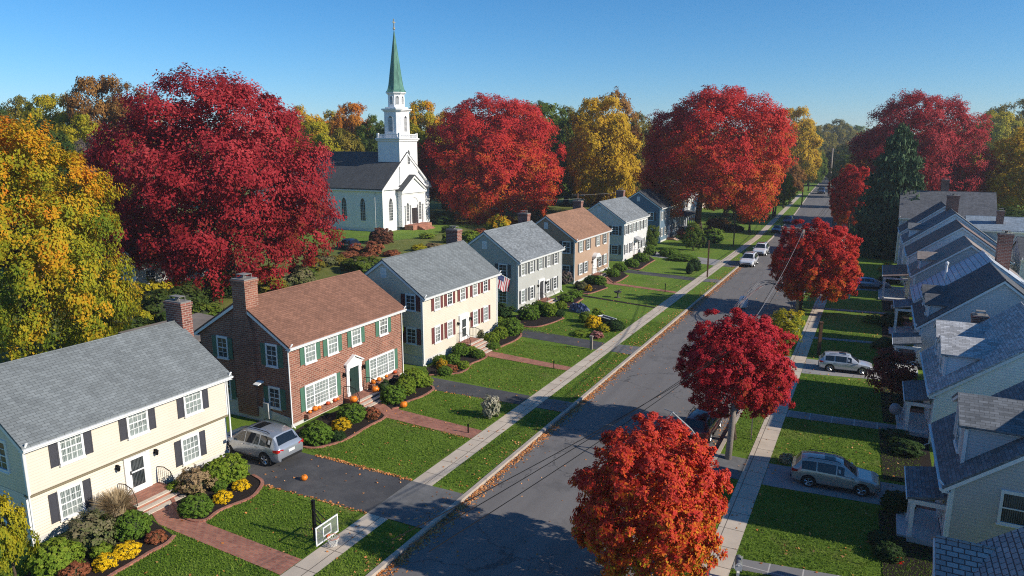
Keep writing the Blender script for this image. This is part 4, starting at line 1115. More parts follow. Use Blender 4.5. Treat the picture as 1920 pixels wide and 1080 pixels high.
struct('driveway', d, drive_m)
d = MB(); d.poly([(-31, 101, .010), (-18.85, 96.2, .010), (-18.85, 101.3, .010), (-31, 105.5, .010)])
d.poly([(-3.68, 33.3, .010), (3.4, 33.9, .010), (3.4, 36.4, .010), (-3.68, 35.9, .010)])
d.poly([(-3.68, 52.3, .010), (3.4, 53.6, .010), (3.4, 56.4, .010), (-3.68, 56.2, .010)]); d.poly([(-3.68, 86.5, .010), (3.4, 87.6, .010), (3.4, 90.6, .010), (-3.68, 89.8, .010)])
struct('driveway', d, concrete_drive := ground_mat('worn_concrete_drive', [(.3, (.20, .19, .18)), (.5, (.28, .27, .26)), (.7, (.36, .34, .32))], 1.2, .4, 50, .9, .4, .5, .01))
a = MB()
a.poly([(-18.84, 22.5, .011), (-15.9, 22.5, .037), (-15.9, 25.9, .037), (-18.84, 25.9, .011)])
a.poly([(-17.66, 37.5, .012), (-15.9, 37.5, .037), (-15.9, 39.3, .037), (-17.66, 39.3, .012)]); a.poly([(-17.66, 51.2, .012), (-15.9, 51.0, .037), (-15.9, 53.4, .037), (-17.66, 53.4, .012)])
a.poly([(-17.66, 83.9, .012), (-15.9, 83.9, .037), (-15.9, 86, .037), (-17.66, 86, .012)]); a.poly([(-17.66, 96, .012), (-15.9, 96, .037), (-15.9, 101.5, .037), (-17.66, 101.5, .012)])
a.poly([(-6.13, 33.3, .037), (-4.77, 33.3, .012), (-4.77, 35.9, .012), (-6.13, 35.9, .037)]); a.poly([(-6.13, 52.3, .037), (-4.77, 52.3, .012), (-4.77, 56.2, .012), (-6.13, 56.2, .037)]); a.poly([(-6.13, 86.5, .037), (-4.77, 86.5, .012), (-4.77, 89.8, .012), (-6.13, 89.8, .037)])
struct('driveway_apron', a, apron_m)
w = MB()
WALKS = [[(-27.6, 18.2), (-26.2, 17.6), (-18.82, 17.3), (-18.82, 18.45), (-24.4, 18.6), (-25.4, 19.1), (-26.2, 19.9), (-27.6, 20.0)],
         [(-27.4, 32.6), (-25.6, 31.9), (-18.82, 31.55), (-18.82, 32.8), (-25.0, 33.3), (-25.6, 33.8), (-27.4, 34.6)],
         [(-27.4, 46.1), (-26.2, 45.6), (-18.82, 45.1), (-18.82, 46.0), (-26.2, 46.9), (-27.4, 47.9)],
         [(-29.2, 81.2), (-28.0, 77.5), (-18.82, 75.7), (-18.82, 76.5), (-27.2, 78.4), (-28.4, 83.0)]]
for p in WALKS: w.poly([(x, y, .022) for x, y in p])
struct('brick_path', w, paver)
w = MB(); w.poly([(-29.0, 69.8, .02), (-18.82, 67.6, .02), (-18.82, 68.05, .02), (-29.0, 70.5, .02)]); struct('mulch_strip', w, mulch_m)
w = MB()
PATHS_R = [[(-3.68, 43.0), (2.4, 43.5), (2.4, 44.6), (-3.68, 44.2)], [(-3.68, 25.6), (3.2, 26.6), (3.2, 27.5), (-3.68, 26.4)], [(-3.68, 62.6), (3, 63.4), (3, 64.1), (-3.68, 63.3)], [(-3.68, 74.6), (3, 75.4), (3, 76.2), (-3.68, 75.4)]]
for i, p in enumerate(PATHS_R): w.poly([(x, y, .018) for x, y in p])
struct('path', w, bricky('grey_slab_path', (.22, .215, .21), (.18, .175, .17), (.42, .40, .37), 1.2, 1.3, .03, 0, .85, .3, .2))
# planting beds with a brick edge
BEDS = [
 ('H1 far', [(474, 892), (494, 903), (490, 914), (474, 935), (430, 950), (406, 961), (388, 978), (360, 979), (338, 967), (322, 935), (380, 900), (430, 880)], (0, 9)),
 ('H1 near', [(327, 1006), (314, 1021), (284, 1035), (246, 1059), (207, 1080), (160, 1118), (60, 1150), (30, 1105), (75, 1040), (180, 985), (270, 965), (318, 1000)], (0, 6)),
 ('H2 near', [(723, 781), (719, 787), (690, 800), (669, 814), (640, 830), (590, 843), (562, 838), (553, 808), (600, 782), (650, 765), (700, 762)], (0, 6)),
 ('H2 far', [(800, 722), (812, 726), (814, 731), (792, 745), (762, 754), (751, 764), (735, 768), (712, 752), (690, 739), (748, 701)], (0, 6)),
 ('H3 near', [(900, 660), (917, 668), (900, 677), (881, 683), (876, 695), (857, 702), (805, 704), (800, 690), (860, 662), (893, 646)], (0, 6)),
 ('H3 far', [(975, 622), (979, 629), (966, 640), (938, 651), (929, 658), (914, 653), (905, 640), (921, 622)], (0, 5)),
 ('H4 near', [(1057, 597), (1040, 605), (1006, 615), (976, 613), (968, 592), (1020, 574), (1050, 585)], (0, 4)),
 ('H4 far', [(1093, 561), (1080, 569), (1066, 578), (1050, 570), (1044, 556), (1075, 545)], (0, 3)),
 ('H5 near', [(1139, 540), (1125, 545), (1101, 553), (1080, 548), (1085, 530), (1115, 520)], (0, 3)),
 ('H5 far', [(1178, 517), (1165, 526), (1150, 532), (1140, 522), (1140, 508), (1165, 508)], (0, 3)),
 ('H6', [(1228, 488), (1212, 497), (1198, 508), (1178, 503), (1172, 490), (1208, 474)], (0, 3)),
]
bm_ = MB()
BEDP = []
for nm, px, ed in BEDS:
    P = [G(*p) for p in px]; BEDP.append(P)
    bm_.poly([(x, y, .03) for x, y in (P if sum((a[0]*b[1]-b[0]*a[1]) for a, b in zip(P, P[1:]+P[:1])) > 0 else P[::-1])])
    e = MB()
    Q = [Vector((*p, 0)) for p in P[ed[0]:ed[1]+1]]
    S_ = []                                     # soften the outline
    for i in range(len(Q)-1):
        for s in range(4): S_.append(Q[i].lerp(Q[i+1], s/4))
    S_.append(Q[-1])
    for _ in range(3): S_ = [S_[0]]+[(S_[i-1]+S_[i]*2+S_[i+1])/4 for i in range(1, len(S_)-1)]+[S_[-1]]
    L_ = 0
    for a_, b_ in zip(S_, S_[1:]):
        dd = (b_-a_); nn = Vector((-dd.y, dd.x, 0)).normalized()*.075
        e.prism([a_-nn, b_-nn, b_+nn, a_+nn], (0, 0, .075+.006*rnd.random()))
    house_no = {'H1': 'cream house with charcoal shutters', 'H2': 'red brick house', 'H3': 'cream house with maroon shutters', 'H4': 'grey house', 'H5': 'tan house', 'H6': 'white house'}[nm[:2]]
    side = {'near': 'near bed', 'far': 'far bed'}.get(nm[3:], 'bed')
    tag(e.build('brick_edging', paver), f'curved brick edging round the {side} of the {house_no}', 'garden edging', 'brick edgings of the planting beds')
for y0_, y1_ in ((27.6, 33.2), (36.6, 43.3), (44.8, 53.0), (56.8, 63.0), (64.6, 75.0), (76.6, 86.4)):
    bm_.poly([(1.5, y0_, .03), (3.7, y0_+.2, .03), (3.7, y1_+.2, .03), (1.3, y1_, .03)])
struct('mulch_bed', bm_, mulch_m)

# ================================================================ houses on the left
cream1 = siding('cream_yellow_clapboard', (.73, .655, .535), .13); cream3 = siding('cream_clapboard', (.71, .64, .52), .13)
grey4 = siding('grey_clapboard', (.47, .47, .44), .13); tan5 = siding('tan_clapboard', (.45, .31, .22), .12); white6 = siding('white_clapboard', (.68, .68, .66), .13); blue7 = siding('slate_blue_clapboard', (.13, .20, .27), .14)
sh_char = plain('shutter_charcoal', (.055, .055, .066), .5); sh_green = plain('shutter_green', (.075, .17, .115), .5); sh_mar = plain('shutter_maroon', (.15, .045, .042), .5); sh_dk = plain('shutter_dark_grey', (.09, .095, .10), .5)
rf_grey = shingle('grey_shingle', (.185, .202, .205), .14); rf_brown = shingle('brown_shingle', (.235, .115, .075), .16); rf_grey4 = shingle('weathered_grey_shingle', (.205, .222, .232), .26); rf_tan = shingle('russet_shingle', (.30, .165, .105), .16); rf_dark = shingle('dark_shingle', (.06, .064, .07), .25)
P2 = math.pi/2
U = lambda us, z, w, h, c=3, s=True: [(u, z, w, h, c, s) for u in us]
house('cream clapboard house with charcoal shutters and overhanging upper floor', (-28.9, 14.1), P2, 9.8, 7.0, 4.55, 6.75, cream1, rf_grey,
      U((1.84, 4.84, 7.78), 3.72, .84, 1.12, 4)+U((1.7, 7.6), 1.25, .84, 1.15, 4), [('start', 1.6, 3.75, .85, 1.15, 0), ('start', 1.85, 1.35, .8, 1.1, 0), ('end', 4.6, 3.6, .8, 1.1, 0)],
      (4.74, .32, 'plain', white, True, 1.75), [(10.15, 3.55, 0, 7.85, .62, 1.25, None, 1)], .3, (2.32, .25), (), sh_char, step_rail=True)
tri = [(-1.27, -.62, 2), (-.62, .62, 5), (.62, 1.27, 2)]
h2 = house('red brick house with green shutters and white pedimented door', (-28.75, 28.1), P2, 10.7, 7.1, 4.98, 7.1, brick_red, rf_brown,
      U((1.76, 3.69, 5.89, 8.7), 4.12, .74, 1.12)+[(2.5, 1.42, 2.54, 1.32, 3, True, tri), (8.42, 1.42, 2.54, 1.32, 3, True, tri)],
      [('start', 5.2, 4.15, .72, 1.15, 1), ('start', 1.2, 4.2, .72, 1.15, 1), ('start', 5.2, 1.6, .72, 1.1, 1), ('start', 1.2, 1.65, .72, 1.1, 1)],
      (5.48, .35, 'pediment', plain('door_dark_green', (.02, .04, .035), .4), False, 1.75), [], .22, None, (), sh_green, corner=False, found_end=(.6, 1.5))
b = MB(); b.box(-.16, 2.55, .3, -.003, 4.1, 5.6); b.prism([(-.16, 2.55, 5.6), (-.16, 4.1, 5.6), (-.16, 3.85, 6.3), (-.16, 2.8, 6.3)][::-1], (.157, 0, 0)); b.build('chimney_breast', brick_red, h2)
chimney(h2, .30, 3.32, 6.2, 8.4, .95, 1.05, brick_red, 1)
b = MB(); b.cbox(-.14, 1.75, 1.05, .22, .38, .5); b.cbox(-.12, 1.72, .55, .2, .3, .45); b.tube([(-.1, 1.98, .9), (-.1, 1.98, 1.55)], .04, 6); b.build('meter_box', plain('meter_grey', (.40, .40, .39), .5), h2)
b = MB(); b.prism([(-.003, 2.0, 2.55), (-.45, 2.0, 2.42), (-.45, 2.0, 2.38), (-.003, 2.0, 2.46)], (0, .42, 0)); b.build('vent_hood', white, h2)
for u0 in (2.5, 8.42):                                                    # window boxes under the two wide windows
    b = MB(); b.box(u0-1.5, -.34, .24, u0+1.5, -.003, .50); b.build('window_box', brick_red, h2)
house('cream clapboard house with maroon shutters', (-28.6, 41.2), P2, 11.3, 6.7, 5.33, 7.65, cream3, rf_grey,
      U((1.95, 3.71, 5.63, 7.58, 9.31), 4.5, .62, 1.05, 2)+U((1.92, 3.67, 7.58, 9.33), 2.0, .62, 1.1, 2), [('start', .98, 4.72, .72, 1.05, 1), ('start', .98, 2.2, .72, 1.05, 1)],
      (5.73, .62, 'fluted', white, True, 1.85), [(10.9, 4.0, 6, 8.75, .75, 1.15, None, 1)], .5, None, (('start', 6.75),), sh_mar, found_end=(.62, 1.1))
house('pale grey clapboard house with dark grey shutters', (-30.3, 59.9), P2, 10.6, 7.3, 5.05, 7.6, grey4, rf_grey4,
      U((1.14, 3.07, 5.15, 7.16, 9.04), 4.04, .66, 1.1, 2)+U((1.15, 3.11, 7.09, 8.94), 1.32, .68, 1.15, 2), [('start', 1.6, 3.95, .8, 1.15, 1), ('start', 1.62, 1.35, .8, 1.1, 0)],
      (5.41, .25, 'fluted', plain('door_charcoal', (.05, .05, .055), .4), False, 1.85), [(10.5, 4.5, 6, 8.5, .75, 1.15, None, 0)], .25, None, (('start', 6.35),), sh_dk)
house('tan clapboard house with arched white door hood and russet roof', (-30.7, 75.3), P2, 11.8, 7.3, 5.3, 7.8, tan5, rf_tan,
      U((1.96, 4.31, 7.67, 10.24), 4.24, .78, 1.15, 2)+U((1.99, 3.63, 8.58, 10.45), 1.5, .78, 1.15, 2), [('start', 1.0, 4.3, .85, 1.2, 1), ('start', 1.0, 1.5, .85, 1.2, 1)],
      (6.63, .25, 'arch', white, False, 1.85), [(11.5, 4.3, 6, 8.75, .75, 1.15, None, 1)], .3, None, (('start', 6.7),), sh_dk)
house('white clapboard house with grey metal door hood', (-30.9, 93.7), P2, 11.2, 7.3, 5.65, 8.1, white6, rf_grey4,
      U((1.09, 2.83, 4.77, 6.38, 8.3, 10.0), 4.33, .66, 1.15, 2)+U((1.22, 3.4, 7.7, 9.4), 1.6, .66, 1.2, 2), [('start', 1.2, 4.3, .85, 1.15, 1), ('start', 1.2, 1.6, .85, 1.15, 1)],
      (5.75, .3, 'hood', white, False, 1.85), [(11.0, 4.3, 6, 9.1, .75, 1.15, None, 0)], .3, None, (('start', 7.0),), sh_dk)
house('slate blue clapboard house with dark roof under the great red maple', (-31.6, 114.5), P2, 12.0, 7.5, 5.9, 8.4, blue7, rf_dark,
      U((1.3, 3.4, 5.8, 8.0, 10.4), 4.4, .72, 1.2, 2)+U((1.4, 3.6, 8.2, 10.4), 1.7, .72, 1.2, 2), [('start', 1.6, 4.4, .9, 1.2, 1), ('start', 1.6, 1.7, .9, 1.2, 1)],
      (5.8, .3, 'fluted', white, False, 1.85), [(11.8, 4.3, 6, 9.3, .75, 1.15, None, 0)], .3, None, (('start', 7.2),), sh_dk)
h8 = house('grey house with dark roof and white front porch behind the maple trunk', (-33.5, 130.5), P2, 11.0, 7.5, 5.9, 8.3, siding('dove_grey_clapboard', (.36, .37, .40), .14), rf_dark,
      U((1.6, 4., 7., 9.4), 4.5, .8, 1.2, 2), [('start', 1.6, 4.5, 1.3, 1.2, 0)], (5.5, .4, 'plain', white, False, 1.85), [(10.8, 4.3, 6, 9.4, .8, 1.1, None, 0)], .3, None, (), sh_dk, lamps=False, rail=False)
porch(h8, .6, 10.4, 2.2, 2.9, 0., rf_dark, 7)
house('pale house far along the street partly hidden by maple boughs', (-36, 150), P2, 11, 8, 5.4, 8.0, white6, rf_grey4, U((2, 5, 8.5), 4.0, .8, 1.2, 2), [], (5.5, .3, 'plain', white, False, 1.85), [], .3, None, (), None, lamps=False, rail=False)
house('tan house far along the street beyond the golden maple', (-40, 182), P2, 11, 8, 5.4, 8.2, tan5, rf_dark, U((2, 5, 8.5), 4.0, .8, 1.2, 2), [], (5.5, .3, 'plain', white, False, 1.85), [], .3, None, (), None, lamps=False, rail=False)
# houses behind the row
hb = house('small white house glimpsed between the golden tree and the big crimson maple', G(258, 548), R_(70), 9., 6., 3.4, 5.2, white6, rf_dark, U((1.5, 4.2, 7.2), 1.7, .9, 1.2, 2), [('start', 2, 1.7, .8, 1.2, 0), ('end', 2, 1.7, .8, 1.2, 0)], None, [], .3, None, (), None, group='houses behind the street', lamps=False)
house('pale blue roofed house glimpsed behind the red maple by the church', (-100, 141), R_(100), 10, 8, 6, 10.5, white6, shingle('blue_grey_shingle', (.20, .26, .33)), U((2, 5, 8), 4.5, .9, 1.3, 2), [('start', 3, 4.5, .9, 1.3, 0)], None, [], .3, None, (), None, group='houses behind the street', lamps=False)
# flat roofed garage behind the brick house
gx, gy = -41.5, 33.5
gt = thing('garage', 'low flat roofed dark garage behind the red brick house', 'garage', (gx, gy, 0), P2)
w_ = MB(); w_.box(-3, 0, -.1, 3.4, 5.5, 2.5); w_.build('wall', plain('garage_grey', (.16, .15, .14), .8), gt)
w_ = MB(); w_.prism([(-3.2, -.3, 2.5), (-3.2, 5.8, 2.75), (-3.2, 5.8, 2.9), (-3.2, -.3, 2.62)], (6.8, 0, 0)); w_.build('roof', ground_mat('felt_roof', [(.3, (.10, .085, .075)), (.5, (.17, .15, .135)), (.7, (.26, .22, .19))], .9, .3, 20, .9, .3, .5, .02), gt)
w_ = MB(); w_.box(-.8, -.06, 0, 2.6, -.003, 2.1); w_.build('door', trimgrey, gt)

# ================================================================ houses on the right
def cape(label, y0, y1, xf, Dp, eave, ridge, wall, roofm, dorm=(), pch=None, chim=(), gw=(), trim=None, wins=True, dw=2.2, up=1.1):
    L = y1-y0
    W_ = U((L*.2, L*.8), 1.5, .8, 1.2, 2) if wins else []
    h = house(label, (xf, y1), -P2, L, Dp, eave, ridge, wall, roofm, W_, [('end', d_, z_, w_, h_, 0) for d_, z_, w_, h_ in gw], (L*.5, .25, 'plain', white, False, 1.8), chim, .3, None, (), None, trim=trim,
              name='cape_house', group='cape houses across the street', rail=False, lamps=False, spouts=(1,), gbars=1)
    for dx_ in dorm: dormer(h, L-dx_, Dp, eave, ridge, wall, roofm, dw, up=up)
    if pch: porch(h, L-pch[1], L-pch[0], pch[2], pch[3], 0., pch[4], 3, .28)
    return h
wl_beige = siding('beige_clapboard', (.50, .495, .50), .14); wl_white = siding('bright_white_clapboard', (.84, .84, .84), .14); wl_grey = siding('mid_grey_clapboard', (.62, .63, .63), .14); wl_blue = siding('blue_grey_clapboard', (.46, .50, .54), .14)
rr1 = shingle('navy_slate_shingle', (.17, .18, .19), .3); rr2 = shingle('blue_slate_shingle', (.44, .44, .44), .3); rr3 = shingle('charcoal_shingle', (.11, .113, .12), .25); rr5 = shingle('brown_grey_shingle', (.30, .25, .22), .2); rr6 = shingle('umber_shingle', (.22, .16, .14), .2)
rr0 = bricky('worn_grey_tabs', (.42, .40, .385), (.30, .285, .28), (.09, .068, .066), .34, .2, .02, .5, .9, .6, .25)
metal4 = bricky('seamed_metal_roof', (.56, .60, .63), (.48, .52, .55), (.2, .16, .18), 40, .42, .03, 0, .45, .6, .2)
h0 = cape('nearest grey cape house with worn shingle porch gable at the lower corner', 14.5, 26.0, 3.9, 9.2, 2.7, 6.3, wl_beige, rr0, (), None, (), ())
# its porch gable, ridge towards the street
pg = MB(); zr_ = 3.15
pg.prism([(.6, -1.15, zr_), (.6, 3.6, zr_), (4.6, 3.6, zr_-2.2), (4.6, -1.15, zr_-2.2)][::-1], (0, 0, .1))
pg.prism([(.6, -1.15, zr_), (.6, 3.6, zr_), (-.6, 3.6, zr_-.66), (-.6, -1.15, zr_-.66)], (0, 0, .1)); pg.tube([(.6, -1.15, zr_+.1), (.6, 3.6, zr_+.1)], .05, 6)
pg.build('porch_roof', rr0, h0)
pg = MB(); pg.prism([(.6, -1.2, zr_+.02), (.6, -1.2, zr_-.18), (4.6, -1.2, zr_-2.38), (4.6, -1.2, zr_-2.18)], (0, .045, 0)); pg.box(4.2, -1.1, 0, 4.36, -.94, .85); pg.box(.52, -1.1, 0, .68, -.94, zr_-.2); pg.build('porch_beam', white, h0)
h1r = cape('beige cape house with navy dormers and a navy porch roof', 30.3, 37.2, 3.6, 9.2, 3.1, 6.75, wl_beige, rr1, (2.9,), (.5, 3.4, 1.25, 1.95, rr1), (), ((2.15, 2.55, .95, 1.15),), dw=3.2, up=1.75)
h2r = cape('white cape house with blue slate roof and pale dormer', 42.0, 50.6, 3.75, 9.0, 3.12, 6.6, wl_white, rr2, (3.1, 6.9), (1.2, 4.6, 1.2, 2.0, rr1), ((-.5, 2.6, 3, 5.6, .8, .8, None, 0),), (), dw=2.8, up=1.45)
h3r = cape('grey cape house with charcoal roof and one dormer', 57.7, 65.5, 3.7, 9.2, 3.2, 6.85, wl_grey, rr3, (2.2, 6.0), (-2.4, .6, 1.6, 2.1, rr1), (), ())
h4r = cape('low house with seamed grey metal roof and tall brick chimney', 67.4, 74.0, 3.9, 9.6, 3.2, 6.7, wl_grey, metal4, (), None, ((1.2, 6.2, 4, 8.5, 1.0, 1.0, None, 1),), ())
pv = MB(); pv.tube([(4.4, 1.9, 4.4), (4.4, 1.9, 6.1)], .10, 10); pv.lathe([(.12, 6.0), (.15, 6.1), (.15, 6.22), (.02, 6.3)], 10, (4.4, 1.9, 0)); pv.build('vent_pipe', white, h4r)
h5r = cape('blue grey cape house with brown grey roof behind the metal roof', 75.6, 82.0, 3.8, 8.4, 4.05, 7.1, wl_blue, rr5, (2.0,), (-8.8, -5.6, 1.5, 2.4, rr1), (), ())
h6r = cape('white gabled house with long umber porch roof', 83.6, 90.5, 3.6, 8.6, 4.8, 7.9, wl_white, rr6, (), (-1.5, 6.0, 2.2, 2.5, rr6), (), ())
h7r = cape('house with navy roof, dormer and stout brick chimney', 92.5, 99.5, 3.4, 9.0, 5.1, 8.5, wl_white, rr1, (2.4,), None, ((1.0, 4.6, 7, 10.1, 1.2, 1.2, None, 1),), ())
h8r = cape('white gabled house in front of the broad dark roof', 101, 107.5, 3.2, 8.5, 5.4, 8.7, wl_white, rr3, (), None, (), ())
h9r = house('house with broad dark grey roof facing the viewer', (3.0, 110.0), 0, 11.0, 9., 6.4, 9.6, wl_grey, shingle('dark_grey_shingle', (.14, .14, .148), .2), U((2, 5, 8), 3.5, .8, 1.2, 2), [], None, [(5.2, 5.0, 7, 11.2, .9, .9, None, 0)], .3, None, (), None, group='cape houses across the street', lamps=False)
# back wings seen over the ridges
def wing(label, x, y, L, Dp, eave, ridge, wall, roofm, rz=0, chim=()):
    return house(label, (x, y), rz, L, Dp, eave, ridge, wall, roofm, [], [], None, chim, .2, None, (), None, name='house_wing', cat='house wing', group='rear wings across the street', lamps=False)
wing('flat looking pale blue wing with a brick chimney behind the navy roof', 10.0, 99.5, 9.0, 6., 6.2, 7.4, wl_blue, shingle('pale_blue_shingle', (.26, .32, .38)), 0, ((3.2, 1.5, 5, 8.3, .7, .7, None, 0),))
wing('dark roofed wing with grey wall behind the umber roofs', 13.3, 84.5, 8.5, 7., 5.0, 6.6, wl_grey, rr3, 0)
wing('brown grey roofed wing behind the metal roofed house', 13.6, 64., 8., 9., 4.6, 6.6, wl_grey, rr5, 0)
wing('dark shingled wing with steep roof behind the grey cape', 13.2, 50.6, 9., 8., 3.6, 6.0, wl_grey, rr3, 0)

# ================================================================ church
church(-81.4, 105.4, P2)

# ================================================================ trees
reg('great', 31, 95000, .027, 190, .155, L_red, low=-.62, lump=.06, inner=.25, fill=.25)
reg('great2', 32, 85000, .030, 170, .16, L_redor, low=-.72, lump=.05, inner=.25, fill=.25)
reg('great3', 33, 80000, .029, 140, .17, L_yel, low=-.8, lump=.08, inner=.25, fill=.2)
reg('street', 34, 70000, .046, 210, .135, L_front, low=-.8, lump=.14, inner=.4, sub=8, fill=.25)
reg('street2', 35, 70000, .042, 210, .13, L_burg, low=-.8, lump=.10, inner=.4, sub=8, fill=.25)
reg('far_a', 36, 24000, .056, 100, .17, L_olive, low=-.8, lump=.12, inner=.25, fill=.3)
reg('far_b', 37, 24000, .056, 90, .18, L_gold, low=-.8, lump=.14, inner=.25, fill=.3)
reg('thin', 38, 16000, .05, 80, .18, L_brown, low=-.7, lump=.15, inner=.3, fill=.1)
reg('sapling', 39, 5000, .10, 34, .26, L_yelgreen, low=-.8, lump=.3, inner=.4)
GS = 'autumn trees along the street'
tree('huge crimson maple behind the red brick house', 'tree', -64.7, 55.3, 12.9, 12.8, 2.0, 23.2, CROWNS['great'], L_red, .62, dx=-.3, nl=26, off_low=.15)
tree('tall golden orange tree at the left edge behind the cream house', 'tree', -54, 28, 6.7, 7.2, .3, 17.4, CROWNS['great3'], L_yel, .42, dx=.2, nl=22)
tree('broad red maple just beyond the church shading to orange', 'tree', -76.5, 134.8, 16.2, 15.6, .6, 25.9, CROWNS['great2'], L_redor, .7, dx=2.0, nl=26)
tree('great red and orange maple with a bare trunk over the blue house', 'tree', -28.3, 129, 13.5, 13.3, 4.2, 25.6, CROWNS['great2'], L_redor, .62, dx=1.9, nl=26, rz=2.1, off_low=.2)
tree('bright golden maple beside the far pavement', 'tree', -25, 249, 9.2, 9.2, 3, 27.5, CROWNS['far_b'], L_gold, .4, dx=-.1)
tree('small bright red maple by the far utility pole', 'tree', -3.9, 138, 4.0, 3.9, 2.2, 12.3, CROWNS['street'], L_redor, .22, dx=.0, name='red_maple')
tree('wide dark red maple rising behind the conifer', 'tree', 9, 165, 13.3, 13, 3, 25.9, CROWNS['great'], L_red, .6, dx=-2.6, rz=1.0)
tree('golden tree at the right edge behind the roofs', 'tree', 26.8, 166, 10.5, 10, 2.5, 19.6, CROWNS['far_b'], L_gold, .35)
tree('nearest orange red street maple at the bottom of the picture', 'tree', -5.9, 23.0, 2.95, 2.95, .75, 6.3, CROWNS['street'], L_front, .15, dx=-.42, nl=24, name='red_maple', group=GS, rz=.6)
tree('burgundy street maple above the dark red parked car', 'tree', -5.9, 38.2, 3.3, 3.2, 1.75, 7.2, CROWNS['street2'], L_burg, .15, dx=-.1, nl=24, name='red_maple', group=GS)
tree('rounded scarlet street maple above the cable tangle', 'tree', -5.9, 73, 4.45, 4.2, 1.35, 8.9, CROWNS['street2'], L_redor, .2, dx=1.15, nl=24, name='red_maple', group=GS, rz=3.)
tree('small yellow green tree on the verge between burgundy and scarlet maples', 'tree', -5.4, 57.5, 1.75, 1.6, .9, 3.4, CROWNS['sapling'], L_yelgreen, .08, name='young_tree', group=GS)
tree('loose red leaved ornamental tree by the white house porch', 'tree', 1.9, 48.6, 1.75, 1.6, .6, 3.5, CROWNS['sapling'], leafmat('ornamental_red_leaves', [(.1, (.06, .06, .015)), (.3, (.16, .03, .025)), (.9, (.40, .09, .06))]), .09, name='ornamental_tree')
tree('straggly young green tree at the lower left corner of the cream house', 'tree', *G(30, 1092), .9, .9, .35, 3.5, CROWNS['sapling'], L_yelgreen, .05, name='young_tree')
tree('green leafy tree before the blue house beside the white house drive', 'tree', *G(1300, 470), 1.9, 1.8, .3, 4.3, CROWNS['sapling'], L_green, .09, name='young_tree')
tree('green bushy tree at the near corner of the blue house', 'tree', *G(1222, 470), 1.5, 1.5, .3, 3.9, CROWNS['sapling'], L_green, .08, name='young_tree')
tree('slim dark green tree squeezed between brick and cream houses', 'tree', -30.2, 40.0, .8, .8, 1.2, 4.0, CROWNS['sapling'], L_green, .06, name='young_tree')
for lb, px, py, r, zb, zt, mt, key in (
    ('orange street maple under the boughs of the great red maple', 1405, 436, 4.2, 3.2, 10.5, L_orange, 'far_a'),
    ('thin orange street maple second along the far pavement', 1452, 405, 4.0, 3.5, 11, L_orange, 'far_b'),
    ('green street tree beneath the bright golden maple', 1515, 358, 6., 3., 15, L_green, 'far_a'),
    ('dull green street tree at the far bend of the street', 1548, 330, 6., 3., 13, L_olive, 'far_a'),
    ('small grey brown garden tree on the lawn before the pale house', 1375, 412, 2.6, .8, 5.5, L_brown, 'thin'),
    ('low autumn tree on the distant verge behind the parked blue car', 1470, 380, 3.5, 2.0, 8, L_olive, 'thin')):
    X, Y = G(px, py); tree(lb, 'tree', X, Y, r, r, zb, zt, CROWNS[key], mt, .2, name='street_tree', group='trees of the far pavement', nl=10)
for lb, X, Y, r, zb, zt, mt, key in (
    ('yellow green street tree before the pale far house', -20.5, 168, 4.5, 3, 11, L_yelgreen, 'far_a'),
    ('rust brown street tree past the small dark blue car', -21.5, 196, 5, 3, 12, L_brown, 'far_b'),
    ('dark green garden tree beside the tan far house', -31., 166, 5.5, 1.5, 11, L_dkgreen, 'far_a'),
    ('olive garden tree behind the tan far house', -46., 205, 8, 2, 17, L_olive, 'far_b'),
    ('green garden tree between the far lawns', -34, 215, 6, 1.5, 13, L_green, 'far_a'),
    ('orange tree on the far right verge behind the small red maple', -5.5, 205, 5, 2.5, 12, L_orange, 'far_a'),
    ('green tree on the far right verge', -8.5, 245, 6, 2.5, 13, L_green, 'far_b'),
    ('dark green tree closing the far right verge', -13, 310, 8, 2.5, 16, L_dkgreen, 'far_a'),
    ('yellow tree on the far left verge past the golden maple', -25, 305, 7, 2.5, 14, L_yel, 'far_b'),
    ('green tree on the far left verge by the pale car', -27, 345, 8, 2.5, 15, L_olive, 'far_a')):
    tree(lb, 'tree', X, Y, r, r, zb, zt, CROWNS[key], mt, .22, name='street_tree', group='trees further along the street', nl=10)
for i, (px, py, r, mt, lb) in enumerate(((1290, 448, 1.9, L_rust, 'russet bush by the blue house porch'), (1335, 455, 2.2, L_box, 'green bush on the verge below the great red maple'), (1395, 418, 2.2, L_boxdk, 'dark bush on the far lawn left of the orange street tree'), (1425, 400, 2.4, L_box, 'green bush on the far lawn beyond the orange street tree'), (1440, 384, 2.6, L_boxdk, 'dark bush on the far lawn under the olive tree'), (1312, 462, 1.5, L_greybush, 'grey green bush by the drive of the blue house'))):
    shrub('wild', lb, px, py, r, r*1.3, mt, 'garden_bush', 'bush', 'bushes on the far lawns')
